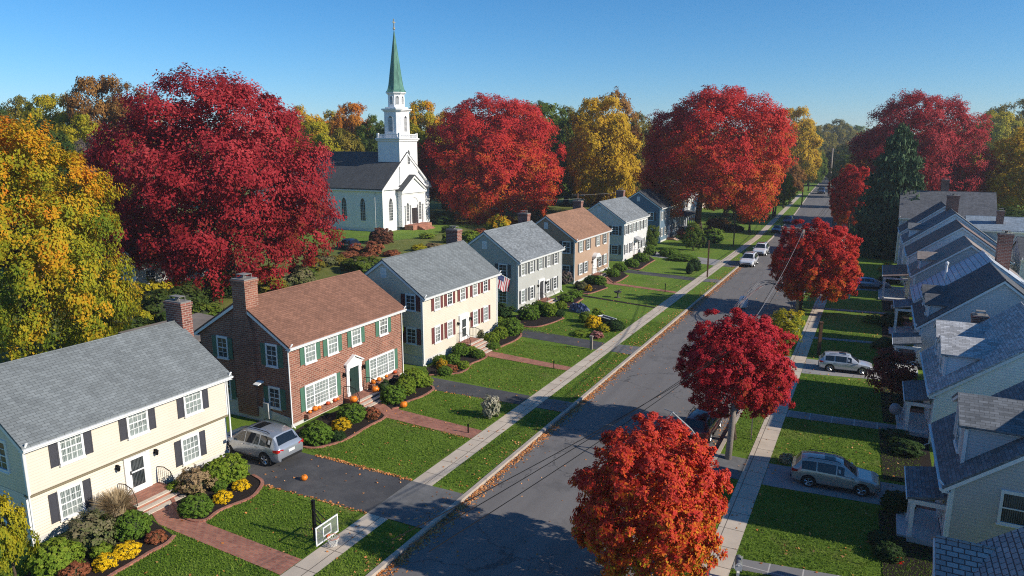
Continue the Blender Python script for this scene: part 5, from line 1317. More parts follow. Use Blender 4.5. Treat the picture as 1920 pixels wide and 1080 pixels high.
# conifer
def conifer_mesh(seed, n_t=950, per=46):
    g_ = np.random.default_rng(seed); n = n_t*per
    t = g_.uniform(.0, 1, n_t)**1.15; az = g_.uniform(0, 6.283, n_t)
    prof = (1-t)**.62*(.86+.14*np.sin(t*44))*g_.uniform(.72, 1.06, n_t)+.015
    prof = np.where(t < .1, prof*(.75+2.5*t), prof)
    o = np.stack([np.cos(az), np.sin(az), np.full(n_t, -.10)], 1)
    tip = np.stack([np.cos(az)*prof, np.sin(az)*prof, t-.05*prof*.4], 1)
    i = np.repeat(np.arange(n_t), per); s = g_.uniform(0, 1, n)
    spread = .085*(.35+.65*(1-s))
    pos = tip[i]-o[i]*np.array([1, 1, .12])*(s*.42*(prof[i]+.08))[:, None]+g_.normal(size=(n, 3))*spread[:, None]*np.array([1, 1, .30])*(.35+.65*(1-t[i]))[:, None]
    nor = nrm(np.array([0, 0, .8])+.7*g_.normal(size=(n, 3))+.25*o[i]); ct = g_.uniform(size=n_t)
    tint = np.stack([g_.uniform(size=n), ct[i], np.clip(pos[:, 2], 0, 1)], 1)
    return leaf_mesh('crown_conifer', pos, nor, .085, tint, [L_needle], asp=.30, seed=seed, along=o[i])
ct_ = thing('conifer_tree', 'tall dark green conifer behind the roofs across the street', 'conifer', (2.3, 117, 0))
co = D.objects.new('crown', conifer_mesh(51)); C.objects.link(co); co.parent = ct_; co.scale = (6.8, 6.8, 17.9); co.location = (0, 0, .5)
mb = MB(); mb.tube([(0, 0, -.1), (0, 0, 8), (0, 0, 17.6)], [.32, .2, .03], 8); mb.build('trunk', bark_m, ct_, True)

def bgtree(label, px, pytop, wpx, dist, mt, key='far_a', zb=None, name='autumn_tree', rz=None, asp=1.):
    w = ray(px, 272); w = Vector((w.x, w.y, 0)).normalized()
    # distance measured along the view axis
    dep = RW[0].z*w.x+RW[1].z*w.y
    X, Y = w.x*dist/dep, w.y*dist/dep
    zt = HCAM+(272-pytop)*dist/FPX*1.03; r = wpx/2*dist/FPX*1.22
    tree(label, 'tree', X, Y, r, r*asp, zb if zb is not None else max(.6, zt*.10, zt-3.0*r), zt, CROWNS[key], mt, .3+.012*zt, name=name, group='background trees', nl=9, rz=rz)
BG = [
 ('dark green tree at the far left of the skyline', -20, 192, 130, 135, L_dkgreen, 'far_a'),
 ('olive tree on the far left skyline beside the dark green one', 48, 190, 100, 140, L_olive, 'far_a'),
 ('yellow green tree on the left skyline next to the russet one', 112, 186, 110, 132, L_yelgreen, 'far_b'),
 ('tall russet tree rising left of the huge crimson maple', 205, 155, 130, 128, L_brown, 'far_b'),
 ('second russet tree peeping out behind the crimson maple', 265, 165, 90, 126, L_brown, 'thin'),
 ('green gold tree below the russet crown at left', 158, 222, 110, 112, L_yelgreen, 'far_a'),
 ('dark green tree behind the golden orange tree', 85, 236, 120, 104, L_dkgreen, 'far_a'),
 ('bare grey twiggy tree left of the crimson maple', 172, 255, 60, 98, L_bare, 'thin'),
 ('shadowy green tree in the gap left of the crimson maple', 190, 330, 110, 92, L_dkgreen, 'far_b'),
 ('dark olive tree low behind the golden orange tree', 25, 225, 110, 98, L_olive, 'far_b'),
 ('yellow tree right of the crimson maple on the skyline', 565, 206, 90, 172, L_gold, 'far_a'),
 ('olive yellow tree in front of the skyline right of the crimson maple', 590, 232, 100, 150, L_yelgreen, 'far_b'),
 ('orange tree on the skyline left of the steeple', 662, 200, 85, 182, L_orange, 'far_b'),
 ('yellow orange tree between orange and yellow skyline trees', 622, 214, 80, 190, L_yel, 'far_a'),
 ('green gold tree behind the church roof', 640, 246, 90, 152, L_olive, 'far_a'),
 ('dark green tree directly behind the steeple', 700, 222, 80, 178, L_green, 'far_a'),
 ('green tree low behind the church ridge', 685, 262, 80, 160, L_dkgreen, 'far_b'),
 ('yellow orange tree right of the steeple', 792, 196, 85, 172, L_yel, 'far_b'),
 ('yellow green tree low right of the steeple', 775, 238, 80, 160, L_yelgreen, 'far_a'),
 ('golden tree just left of the broad red maple', 832, 216, 70, 176, L_gold, 'far_a'),
 ('leafy green tree right of the broad red maple', 1010, 198, 120, 176, L_green, 'far_b'),
 ('dull green tree behind the leafy green one', 1062, 207, 90, 190, L_olive, 'far_a'),
 ('tall golden tree with airy top left of the great maple', 1132, 190, 128, 158, L_gold, 'far_b'),
 ('thin brown topped tree rising over the golden tree', 1140, 178, 110, 168, L_brown, 'thin'),
 ('dark olive tree between the golden tree and the great maple', 1194, 218, 80, 182, L_olive, 'far_a'),
 ('dark green tree in the shade under the golden tree', 1105, 268, 120, 192, L_green, 'far_a'),
 ('dark green tree behind the grey house chimney', 1040, 292, 110, 192, L_green, 'far_a'),
 ('dark green tree behind the white house roof', 1165, 292, 110, 192, L_green, 'far_b'),
 ('shaded green tree behind the slate blue house', 1205, 280, 80, 192, L_green, 'far_a'),
 ('olive tree at the vanishing end of the street', 1568, 228, 70, 430, L_olive, 'far_a'),
 ('green tree beyond the vanishing end of the street', 1600, 238, 60, 470, L_green, 'far_b'),
 ('grey green tree between golden maple and street end', 1538, 238, 60, 380, L_olive, 'far_b'),
 ('orange tree standing over the end of the street', 1562, 272, 26, 420, L_orange, 'far_a'),
 ('yellow tree low at the end of the street', 1566, 300, 22, 380, L_yel, 'far_b'),
 ('dark tree behind the golden maple by the street end', 1515, 240, 50, 340, L_dkgreen, 'far_a'),
 ('dark green tree right of the street end', 1628, 248, 60, 330, L_dkgreen, 'far_a'),
 ('brown olive tree on the right skyline', 1888, 194, 110, 236, L_olive, 'thin'),
 ('dull yellow tree at the right skyline by the dark red maple', 1856, 214, 90, 228, L_yelgreen, 'far_b'),
 ('olive gold tree at the right edge of the skyline', 1935, 205, 110, 240, L_olive, 'far_b'),
 ('yellow green tree under the dark red maple at right', 1832, 292, 90, 142, L_yelgreen, 'far_a'),
 ('light green tree under the dark red maple by the conifer', 1768, 318, 80, 146, L_yelgreen, 'far_b'),
 ('dark green tree behind the conifer', 1640, 330, 90, 140, L_dkgreen, 'far_a'),
 ('dark hedge like tree behind the roofs at the right edge', 1905, 385, 110, 106, L_dkgreen, 'far_a'),
]
for a in BG: bgtree(*a)
# the far-off wood that closes the horizon
def wood(name, rows, mts, seed):
    g_ = np.random.default_rng(seed)
    P, N, T = [], [], []
    for px, top, wpx, dist in rows:
        w = ray(px, 272); w = Vector((w.x, w.y, 0)).normalized(); dep = RW[0].z*w.x+RW[1].z*w.y
        X, Y = w.x*dist/dep, w.y*dist/dep; zt = HCAM+(272-top)*dist/FPX; r = wpx/2*dist/FPX
        pos, nor, tint, _ = crown_points(int(g_.integers(1, 9999)), 1500, 40, .25, low=-.7)
        tint[:, 1] = np.clip(tint[:, 1]*.4+.6*g_.uniform(), 0, 1)
        P.append(pos*np.array([r, r, zt*.55])+np.array([X, Y, zt*.45])); N.append(nor); T.append(tint)
    me = leaf_mesh(name, np.concatenate(P), np.concatenate(N), 1.9, np.concatenate(T), mts, seed=seed)
    o = D.objects.new(name, me); C.objects.link(o); return tag(o, 'far-off autumn wood closing the horizon', 'woods', None, 'stuff')
g_ = np.random.default_rng(5)
rows = [(x+g_.uniform(-20, 20), 236+g_.uniform(-10, 8), 90+g_.uniform(-20, 30), g_.uniform(280, 420)) for x in range(-160, 1500, 34)]
rows += [(x+g_.uniform(-20, 20), 247+g_.uniform(-8, 6), 60+g_.uniform(-10, 30), g_.uniform(520, 760)) for x in range(-160, 2080, 26)]
rows += [(x+g_.uniform(-20, 20), 238+g_.uniform(-10, 8), 90+g_.uniform(-20, 30), g_.uniform(240, 320)) for x in range(1660, 2080, 34)]
wood('distant_wood', rows, [leafmat('distant_wood_leaves', [(.1, (.05, .065, .02)), (.4, (.12, .12, .03)), (.65, (.25, .17, .035)), (.9, (.28, .12, .035))], .2, .8, 0)], 77)

# ================================================================ shrubs and flowers
H1n = 'by the cream house with charcoal shutters'
B = 'clipped shrubs in the front beds'
for a in [
 ('round', 'large bright boxwood ball at the lower left corner of the bed', 105, 1066, 1.02, 1.55, L_boxlt, 'boxwood_shrub'),
 ('mound', 'long yellow chrysanthemum mound in the nearest bed', 238, 1038, .62, .62, L_mum, 'chrysanthemum'),
 ('mound', 'smaller yellow chrysanthemum mound at the front of the nearest bed', 200, 1060, .55, .60, L_mum, 'chrysanthemum'),
 ('mound', 'russet shrub at the bottom edge of the nearest bed', 140, 1082, .62, .75, L_rust, 'rust_shrub'),
 ('mound', 'russet topped shrub at the brick path corner of the nearest bed', 293, 1014, .48, .58, L_rust, 'rust_shrub'),
 ('globe', 'dark green boxwood ball left of the front steps of the cream house', 250, 1002, .78, 1.25, L_box, 'boxwood_shrub'),
 ('loose', 'straggling hydrangea under the left window of the cream house', 170, 1018, 1.15, 1.75, L_greybush, 'hydrangea'),
 ('straw', 'pale dry grass clump beside the railing of the cream house', 222, 985, .85, 1.75, L_straw, 'ornamental_grass'),
 ('loose', 'small low green plant between hydrangea and yellow mounds', 190, 1042, .5, .7, L_boxlt, 'small_plant'),
 ('globe', 'round boxwood ball right of the front steps of the cream house', 368, 962, .80, 1.05, L_box, 'boxwood_shrub'),
 ('loose', 'faded brown hydrangea right of the door of the cream house', 366, 922, .98, 1.65, L_tanbush, 'hydrangea'),
 ('round', 'big bright boxwood hedge at the driveway corner of the cream house', 432, 897, .98, 1.70, L_boxlt, 'boxwood_shrub'),
 ('round', 'second big boxwood joined to it on the house side', 408, 905, .85, 1.55, L_boxlt, 'boxwood_shrub'),
 ('round', 'small green shrub behind the yellow mounds right of the door', 412, 918, .42, .62, L_box, 'boxwood_shrub'),
 ('mound', 'yellow chrysanthemum mound nearest the driveway', 452, 916, .48, .58, L_mum, 'chrysanthemum'),
 ('mound', 'yellow chrysanthemum mound beside the round boxwood', 418, 938, .50, .62, L_mum, 'chrysanthemum'),
 ('round', 'small light shrub behind the pumpkin at the cream house door', 326, 925, .38, .7, L_boxlt, 'boxwood_shrub'),
 # brick house
 ('round', 'large boxwood ball at the near corner of the red brick house', 594, 828, .98, 1.55, L_box, 'boxwood_shrub'),
 ('globe', 'small grey green ball beside the large boxwood of the brick house', 634, 824, .50, .62, L_boxdk, 'boxwood_shrub'),
 ('mound', 'golden chrysanthemum mound in front of the brick house', 640, 803, .66, .85, leafmat('gold_blossom', [(.1, (.30, .22, .01)), (.4, (.52, .34, .01)), (.9, (.68, .42, .015))], trans=.15), 'chrysanthemum'),
 ('globe', 'dark oval boxwood left of the brick house steps', 660, 787, .95, 1.25, L_box, 'boxwood_shrub'),
 ('mound', 'rust topped globe shrub beside the brick house steps', 698, 783, .55, .92, L_rust, 'rust_shrub'),
 ('round', 'green boxwood right of the brick house steps', 738, 752, .95, 1.45, L_box, 'boxwood_shrub'),
 ('round', 'olive boxwood behind it right of the brick house steps', 760, 737, .80, 1.35, L_boxlt, 'boxwood_shrub'),
 ('round', 'broad light green bush at the far corner of the brick house', 776, 722, 1.05, 1.55, L_boxlt, 'boxwood_shrub'),
 ('round', 'low light green bush at the end of the brick house bed', 795, 722, .70, .95, L_boxlt, 'boxwood_shrub'),
 ('wild', 'dark climbing bush by the pumpkins at the brick house door', 722, 735, .5, 1.1, L_boxdk, 'boxwood_shrub'),
 # cream maroon
 ('round', 'boxwood at the near corner of the maroon shuttered house', 826, 684, .75, 1.05, L_box, 'boxwood_shrub'),
 ('mound', 'yellow shrub among the bushes of the maroon shuttered house', 829, 690, .55, .95, L_gold, 'yellow_shrub'),
 ('round', 'middle boxwood of the maroon shuttered house near bed', 849, 684, .75, 1.15, L_box, 'boxwood_shrub'),
 ('mound', 'pinkish brown shrub of the maroon shuttered house', 846, 696, .60, .72, L_rust, 'rust_shrub'),
 ('round', 'front green shrub of the maroon shuttered house near bed', 834, 702, .65, .85, L_box, 'boxwood_shrub'),
 ('round', 'light green shrub at the lawn edge of the maroon shuttered house', 868, 690, .66, .75, L_boxlt, 'boxwood_shrub'),
 ('round', 'tall boxwood under the window of the maroon shuttered house', 864, 666, .85, 1.35, L_box, 'boxwood_shrub'),
 ('round', 'olive boxwood left of the steps of the maroon shuttered house', 884, 665, .62, .95, L_boxlt, 'boxwood_shrub'),
 ('globe', 'round boxwood at the path of the maroon shuttered house', 897, 670, .62, .82, L_box, 'boxwood_shrub'),
 ('loose', 'leafy bush right of the door of the maroon shuttered house', 896, 636, .70, 1.25, L_greybush, 'hydrangea'),
 ('globe', 'gold tipped boxwood right of the maroon house steps', 921, 643, .85, 1.15, L_boxlt, 'boxwood_shrub'),
 ('globe', 'low dark boxwood beneath the gold tipped one', 925, 654, .68, .68, L_box, 'boxwood_shrub'),
 ('round', 'tall rounded boxwood at the far corner of the maroon house', 938, 633, .85, 1.35, L_boxlt, 'boxwood_shrub'),
 ('globe', 'big boxwood ball beside the second driveway', 958, 626, 1.25, 1.85, L_box, 'boxwood_shrub'),
 ('round', 'bright bush behind the big boxwood ball', 932, 610, .85, 1.15, L_boxlt, 'boxwood_shrub'),
 ('wild', 'dark yew under the flag', 942, 596, 1.35, 1.9, L_boxdk, 'yew_bush'),
 # grey house
 ('globe', 'big dark boxwood ball at the corner of the grey house', 992, 598, 1.25, 1.75, L_box, 'boxwood_shrub'),
 ('globe', 'boxwood ball left of the grey house door', 1010, 588, 1.05, 1.6, L_box, 'boxwood_shrub'),
 ('round', 'upright light boxwood before the grey house steps', 1029, 592, .98, 1.75, L_boxlt, 'boxwood_shrub'),
 ('globe', 'small boxwood at the end of the grey house bed', 1049, 592, .66, .72, L_boxdk, 'boxwood_shrub'),
 ('round', 'olive globe right of the grey house steps', 1052, 577, .72, .95, L_boxlt, 'boxwood_shrub'),
 ('wild', 'leafy hedge bush right of the grey house door', 1062, 566, 1.1, 1.2, L_box, 'hedge_bush'),
 ('wild', 'leafy hedge bush at the far end of the grey house bed', 1078, 558, 1.1, 1.2, L_box, 'hedge_bush'),
 # garden island
 ('globe', 'light green shrub beside the blue covered shape on the lawn', 1101, 604, 1.0, 1.25, L_boxlt, 'garden_shrub'),
 ('mound', 'bright yellow flower dome on the lawn island', 1113, 614, .92, 1.55, L_mum, 'chrysanthemum'),
 ('globe', 'dark green low shrub near the pavement on the lawn island', 1152, 618, 1.15, 1.15, L_boxdk, 'garden_shrub'),
 ('wild', 'light green leafy plants behind the yellow flower dome', 1120, 594, .85, 1.1, L_boxlt, 'garden_shrub'),
 ('loose', 'straggly green plant between yellow dome and dark shrub', 1131, 622, .75, .95, L_yelgreen, 'garden_shrub'),
 ('mound', 'pale pink and red flower clump by the second driveway', 1119, 633, .75, .78, leafmat('pink_blossom', [(.1, (.12, .10, .03)), (.35, (.30, .08, .07)), (.9, (.55, .30, .26))], trans=.1), 'flower_clump'),
 ('loose', 'low row of green plants along the second driveway', 1090, 628, 1.1, .55, L_boxlt, 'garden_shrub'),
 # tan house
 ('round', 'rounded boxwood left of the tan house door', 1108, 532, .95, 1.4, L_boxdk, 'boxwood_shrub'),
 ('round', 'second boxwood left of the tan house door', 1124, 533, 1.05, 1.45, L_box, 'boxwood_shrub'),
 ('mound', 'yellow flowers in the tan house bed', 1103, 545, .55, .95, L_gold, 'yellow_shrub'),
 ('loose', 'grey green bush at the near corner of the tan house', 1088, 540, .95, 1.1, L_greybush, 'hydrangea'),
 ('loose', 'silvery bush between the grey and tan houses', 1061, 532, 1.25, 2.3, L_bare, 'bare_shrub'),
 ('round', 'round boxwood right of the tan house door', 1150, 518, 1.1, 1.4, L_box, 'boxwood_shrub'),
 ('round', 'boxwood at the far corner of the tan house', 1162, 508, 1.15, 1.45, L_box, 'boxwood_shrub'),
 # white house
 ('round', 'boxwood left of the white house door', 1185, 500, 1.25, 1.5, L_box, 'boxwood_shrub'),
 ('round', 'larger boxwood right of the white house door', 1203, 490, 1.4, 1.7, L_box, 'boxwood_shrub'),
 ('globe', 'boxwood at the far corner of the white house', 1218, 478, 1.15, 1.9, L_box, 'boxwood_shrub'),
 ('round', 'clipped boxwood beside the pale concrete drive', 1255, 480, 1.6, 1.7, L_box, 'boxwood_shrub'),
 ('round', 'long low hedge beyond the pale concrete drive', 1280, 487, 2.4, 1.0, L_box, 'hedge_bush'),
 ('globe', 'little upright boxwood on the lawn end by the pavement', 1302, 507, .95, 1.95, L_boxdk, 'boxwood_shrub'),
 ('wild', 'slim dark shrub beside the little upright boxwood', 1293, 514, .62, 2.1, L_boxdk, 'boxwood_shrub'),
 ('loose', 'leafless brown bush under the great maple trunk', 1345, 430, 2.6, 3.2, L_brown, 'bare_shrub'),
 ('round', 'hedge ball on the lawn beyond the maple trunk', 1372, 432, 2.4, 1.7, L_boxdk, 'hedge_bush'),
 # lawn
 ('loose', 'silvery pampas clump on the brick house lawn', 920, 782, .72, 2.0, leafmat('silver_plumes', [(.1, (.17, .20, .11)), (.5, (.34, .33, .23)), (.9, (.55, .50, .40))], trans=.2), 'ornamental_grass'),
 # right side
 ('globe', 'dark clipped shrub beside the nearest driveway across the street', 1682, 955, .75, 1.05, L_boxdk, 'boxwood_shrub'),
 ('globe', 'dark low shrub below it in the nearest shaded bed', 1665, 1045, .62, .75, L_boxdk, 'boxwood_shrub'),
 ('globe', 'second dark low shrub in the nearest shaded bed', 1650, 1020, .55, .70, L_boxdk, 'boxwood_shrub'),
 ('mound', 'bright red flowers in the shaded bed', 1678, 1052, .28, .32, leafmat('scarlet_flowers', [(.1, (.55, .02, .01)), (.9, (.80, .05, .02))]), 'red_flower'),
 ('wild', 'dark spreading bush beside the white house porch', 1700, 850, 1.0, .95, L_boxdk, 'yew_bush'),
 ('wild', 'dark bush along the white house path', 1680, 825, .85, .8, L_boxdk, 'yew_bush'),
 ('wild', 'dark bush before the grey cape porch', 1660, 655, 1.15, 1.3, L_boxdk, 'yew_bush'),
 ('round', 'sunlit dome shaped bush on the lawn across the street', 1640, 605, 1.15, .95, L_box, 'boxwood_shrub'),
 ('wild', 'dark bush between the two cape porches', 1672, 612, 1.2, 1.6, L_boxdk, 'yew_bush'),
 ('wild', 'yellow flecked bush by the grey cape corner', 1690, 590, 1.0, 1.9, L_olive, 'yew_bush'),
 ('wild', 'dark bush behind the blue sedan', 1668, 530, 1.4, 1.5, L_boxdk, 'yew_bush'),
 ('wild', 'yellow green bush by the umber porch', 1662, 510, 1.1, 1.6, L_yelgreen, 'garden_shrub'),
 ('loose', 'pot sized pale leaved plant beside the nearest silver car', 1474, 868, .42, .75, L_straw, 'yucca_plant'),
 # church and back gardens
 ('round', 'round russet bush before the church corner', 716, 456, 2.3, 3.6, leafmat('deep_russet_leaves', [(.1, (.10, .045, .025)), (.9, (.26, .10, .06))]), 'russet_bush'),
 ('globe', 'green potted shrub at the church entrance', 764, 418, 1.2, 2.2, L_box, 'church_shrub'),
 ('wild', 'dark bush at the right corner of the church', 835, 420, 2.8, 3.4, L_boxdk, 'church_shrub'),
 ('round', 'light green bush below the broad red maple', 882, 452, 2.3, 2.5, L_boxlt, 'garden_shrub'),
 ('loose', 'yellowish bush at the foot of the broad red maple', 935, 440, 3.2, 5.2, L_yel, 'garden_shrub'),
 ('loose', 'russet low bush beside the grey house chimney', 900, 445, 2.6, 2.2, L_rust, 'garden_shrub'),
 ('loose', 'thin brown shrub behind the grey house chimney', 1000, 418, 2.6, 4.4, L_brown, 'garden_shrub'),
]: shrub(a[0], a[1], a[2], a[3], a[4]*(.84 if 800 < a[2] < 1240 else .93), a[5]*.93, a[6], a[7], 'shrub' if 'grass' not in a[7] and 'chrys' not in a[7] and 'flower' not in a[7] else ('flowers' if 'grass' not in a[7] else 'ornamental grass'), 'garden plants')
for lb, px, py, r, h, mt in (('low russet bush left on the church meadow', 655, 483, 1.5, 1.3, L_rust), ('low russet bush in the middle of the church meadow', 690, 486, 1.6, 1.3, L_rust), ('low russet bush right on the church meadow', 735, 480, 1.5, 1.2, L_rust),
    ('olive bush at the left of the church meadow', 600, 490, 1.8, 1.6, L_olive), ('straw coloured tuft on the church meadow', 665, 500, 1.3, 1.4, L_straw), ('olive bush before the maroon house ridge', 705, 503, 1.6, 1.5, L_olive), ('yellow green bush on the meadow above the maroon house roof', 785, 470, 1.4, 1.4, L_yelgreen), ('straw coloured bush near the maroon house chimney', 812, 466, 1.3, 1.2, L_tanbush), ('light green bush under the church steps', 800, 447, 1.5, 1.3, L_boxlt), ('dark bush at the church corner steps', 842, 436, 1.6, 1.7, L_boxdk)):
    shrub('loose', lb, px, py, r, h, mt, 'wild_bush', 'bush', 'low bushes of the church meadow')
# rough hedge and thicket between the back gardens and the meadow
hg = random.Random(3)
HEDGE = [(572, 520, L_green), (592, 508, L_olive), (612, 500, L_greybush), (634, 496, L_olive), (655, 505, L_green), (676, 512, L_green), (690, 505, L_green), (668, 476, L_rust), (700, 478, L_rust), 
         (560, 535, L_greybush), (530, 540, L_greybush), (500, 545, L_olive), (380, 600, L_green), (340, 590, L_dkgreen), (310, 600, L_dkgreen), (290, 575, L_yelgreen), (330, 566, L_yelgreen), (360, 575, L_dkgreen), (395, 560, L_dkgreen),
         (255, 610, L_yelgreen), (225, 640, L_dkgreen), (190, 650, L_olive), (415, 545, L_green), (460, 548, L_rust), (845, 455, L_boxlt), ]
words_ = {id(L_green): 'green', id(L_olive): 'olive', id(L_greybush): 'grey green', id(L_rust): 'russet', id(L_dkgreen): 'dark green', id(L_yelgreen): 'yellow green', id(L_boxlt): 'light green'}
for i, (px, py, mt) in enumerate(HEDGE):
    X, Y = G(px, py)
    where = 'behind the red brick house' if px < 560 and px > 400 else ('behind the cream house with charcoal shutters' if px <= 400 else ('between the brick house roof and the church' if px < 700 else 'on the church meadow'))
    r = hg.uniform(1.7, 2.6)*(.72 if px > 560 else 1)
    shrub('wild' if i % 3 else 'loose', f'{words_[id(mt)]} wild bush {where}', 0, 0, r, r*hg.uniform(1.1, 1.6), mt, 'wild_bush', 'bush', 'wild bushes ' + words_[id(mt)] + ' ' + where, xy=(X, Y))

# ================================================================ cars
silver = paint('silver', (.36, .39, .43), .5); champ = paint('champagne', (.44, .41, .37), .35); lsilver = paint('light_silver', (.56, .57, .59), .35); sky_bl = paint('sky_blue', (.20, .30, .42), .6); maroon = paint('maroon', (.10, .012, .016), .4)
navy = paint('navy', (.018, .025, .055), .4); whitep = paint('white', (.70, .71, .72), .1); bluep = paint('blue', (.05, .08, .16), .4); greyp = paint('grey', (.22, .23, .25), .6)
car('silver estate car on the dark driveway beside the red brick house', -27.75, 24.75, math.pi-.03, silver, 'suv', .98)
car('champagne silver estate car on the nearest driveway across the street', -.60, 34.85, .06, champ, 'suv', .80)
car('light silver car on the second driveway across the street', -.95, 54.35, .10, lsilver, 'suv', .74)
car('pale blue saloon on the third driveway across the street', .15, 88.7, .08, sky_bl, 'sedan', .86)
car('dark red car parked under the burgundy maple', -7.7, 38.6, P2-.03, maroon, 'suv', .82, z=-.11)
car('white car parked facing the viewer beside the left kerb', -14.8, 99.5, -P2, whitep, 'suv', 1., z=-.11)
car('second white car parked behind the first beside the left kerb', -14.8, 110.5, -P2, whitep, 'suv', 1.0, z=-.11)
car('small dark blue and white car beyond the second pair', -16.2, 158, -P2, bluep, 'suv', .9, z=-.11)
car('dark blue car in mid street far away', -17.0, 262, -P2+.04, bluep, 'suv', 1.25, z=-.11, name='distant_car')
car('pale car at the far bend of the street', -17.2, 330, P2, whitep, 'suv', 1.2, z=-.11, name='distant_car')
car('black car in the shade of the far left kerb', -16.2, 140, -P2, navy, 'sedan', .9, z=-.11)
car('navy car on the church meadow', -73.0, 85.5, R_(160), navy, 'suv', 1.0)

# ================================================================ pumpkins
for a in [('lone pumpkin lying on the dark driveway', -23.55, 23.6, .17, .012), ('pumpkin on the brick steps of the cream house', -27.55, 20.3, .22, .32),
          ('pumpkin on the brick path at the foot of the brick house steps', *G(757, 764), .24, .02), ('pumpkin on the left of the brick house doorstep', -27.75, 32.35, .25, .35), ('pumpkin on the right of the brick house doorstep', -27.75, 34.5, .25, .35)]: pumpkin(*a)
WB = .50
for i, (lb, u, r, m_) in enumerate([('large pumpkin in the left brick window box', 1.75, .22, 0), ('small orange gourd at the end of the left window box', 1.30, .14, 0), ('orange gourd beside the large pumpkin in the left window box', 2.1, .14, 0), ('red orange squash in the middle of the left window box', 2.85, .16, 2), ('pale gourd in the left window box', 3.15, .13, 1), ('red orange squash near the right end of the left window box', 3.45, .16, 2), ('small orange gourd nearest the door in the left window box', 3.75, .13, 0),
   ('large pumpkin in the right brick window box', 7.25, .22, 0), ('second pumpkin in the right brick window box', 7.85, .19, 0), ('pale gourd in the right window box', 8.3, .13, 1), ('small orange gourd in the right window box', 8.65, .15, 0), ('red orange squash at the far end of the right window box', 9.6, .17, 2)]):
    pumpkin(lb, -28.58, 28.1+u, r*.85, WB, [pumpkin_m, pumpkin_w, plain('squash_red', (.50, .07, .015), .45)][m_])

# ================================================================ basketball hoop
bk = thing('basketball_hoop', 'black basketball post with clear white framed backboard and net over the pavement', 'basketball hoop', (-19.3, 19.72, 0))
m_ = MB(); m_.box(-.055, -.055, -.1, .055, .055, 1.80); m_.box(-.07, -.07, 1.80, .07, .07, 1.83); m_.build('post', black_iron, bk)
m_ = MB()
for q in (-.16, .16):
    m_.tube([(.0, q*.3, 1.45), (.62, q, .92)], .02, 6); m_.tube([(.0, q*.3, .95), (.62, q, .55)], .02, 6)
m_.tube([(.0, 0, .42), (.30, 0, .42), (.62, 0, .62)], .02, 6); m_.build('bracket', black_iron, bk)
m_ = MB(); m_.cbox(.66, 0, .68, .012, 1.22, .74); gl = D.materials.new('clear_acrylic'); gl.use_nodes = True; gb = gl.node_tree.nodes['Principled BSDF']; gb.inputs['Base Color'].default_value = (.9, .95, .95, 1); gb.inputs['Alpha'].default_value = .07; gb.inputs['Roughness'].default_value = .08
bb = m_.build('backboard', gl, bk)
m_ = MB()
for y, z, sy, sz in ((0, 1.055, 1.30, .055), (0, .305, 1.30, .055), (-.625, .68, .055, .70), (.625, .68, .055, .70), (0, .86, .48, .04), (0, .50, .48, .04), (-.22, .68, .04, .33), (.22, .68, .04, .33)): m_.cbox(.67, y, z, .03, sy, sz)
m_.build('frame', white, bb)
m_ = MB(); m_.tube([(.97+.24*math.cos(a), .24*math.sin(a), .45) for a in [6.2832*k/24 for k in range(25)]], .013, 6, False); m_.cbox(.70, 0, .44, .06, .16, .10); m_.build('rim', plain('rim_orange', (.45, .10, .03), .5), bk)
m_ = MB()
for k in range(14):
    for s in (1, -1):
        pts = []
        for j in range(5):
            a = 6.2832*(k+s*j*.5)/14; r = [.235, .21, .175, .15, .145][j]; pts.append((.97+r*math.cos(a), r*math.sin(a), .44-.09*j))
        m_.tube(pts, .007, 4, False)
m_.build('net', plain('net_cord', (.75, .74, .70), .8), bk)

# ================================================================ flag on the grey house
fg = thing('flag', 'stars and stripes hanging from a slanting pole at the corner of the grey house', 'flag', (-31.0, 59.87, 3.1))
m_ = MB(); m_.tube([(0, 0, 0), (-.95, -.95, .8)], .025, 6); m_.lathe([(.01, 0), (.05, .05), (.01, .1)], 8, (-.95, -.95, .78)); m_.build('flag_pole', white, fg)
fm = [plain('flag_red', (.45, .03, .05), .8), plain('flag_white', (.72, .71, .70), .8), plain('flag_blue', (.03, .045, .16), .8)]
m_ = MB(); nx, nz = 20, 13
def fp(i, j):
    u = i/nx; v = j/nz                      # u along the fly (hangs down), v across the hoist (along the pole)
    base = Vector((-.93, -.93, .77)).lerp(Vector((-.08, -.08, .06)), v)
    return base+Vector((-.10*u*math.sin(v*9+1.5)-.25*u, -.08*math.sin(u*6+v*7)*u, -1.55*u+.24*u*v+.1*u*math.sin(v*8)))
for i in range(nx):
    for j in range(nz):
        canton = i < 8 and j < 7
        m_.k = 2 if canton else (0 if j % 2 == 0 else 1); m_.poly([fp(i, j), fp(i+1, j), fp(i+1, j+1), fp(i, j+1)])
        if canton and (i+j) % 2 == 0 and i < 8:
            m_.k = 1; c_ = (fp(i, j)+fp(i+1, j+1))/2; dx_ = (fp(i+1, j)-fp(i, j))*.28; dy_ = (fp(i, j+1)-fp(i, j))*.28
            for sg in (1, -1):
                o_ = dx_.cross(dy_).normalized()*.006*sg
                star = []
                for k5 in range(10):
                    a5 = 6.2832*k5/10; rr5_ = 1.0 if k5 % 2 == 0 else .42
                    star.append(c_+o_+(dx_*math.cos(a5)+dy_*math.sin(a5))*rr5_)
                m_.poly(star)
m_.build('cloth', fm, fg)

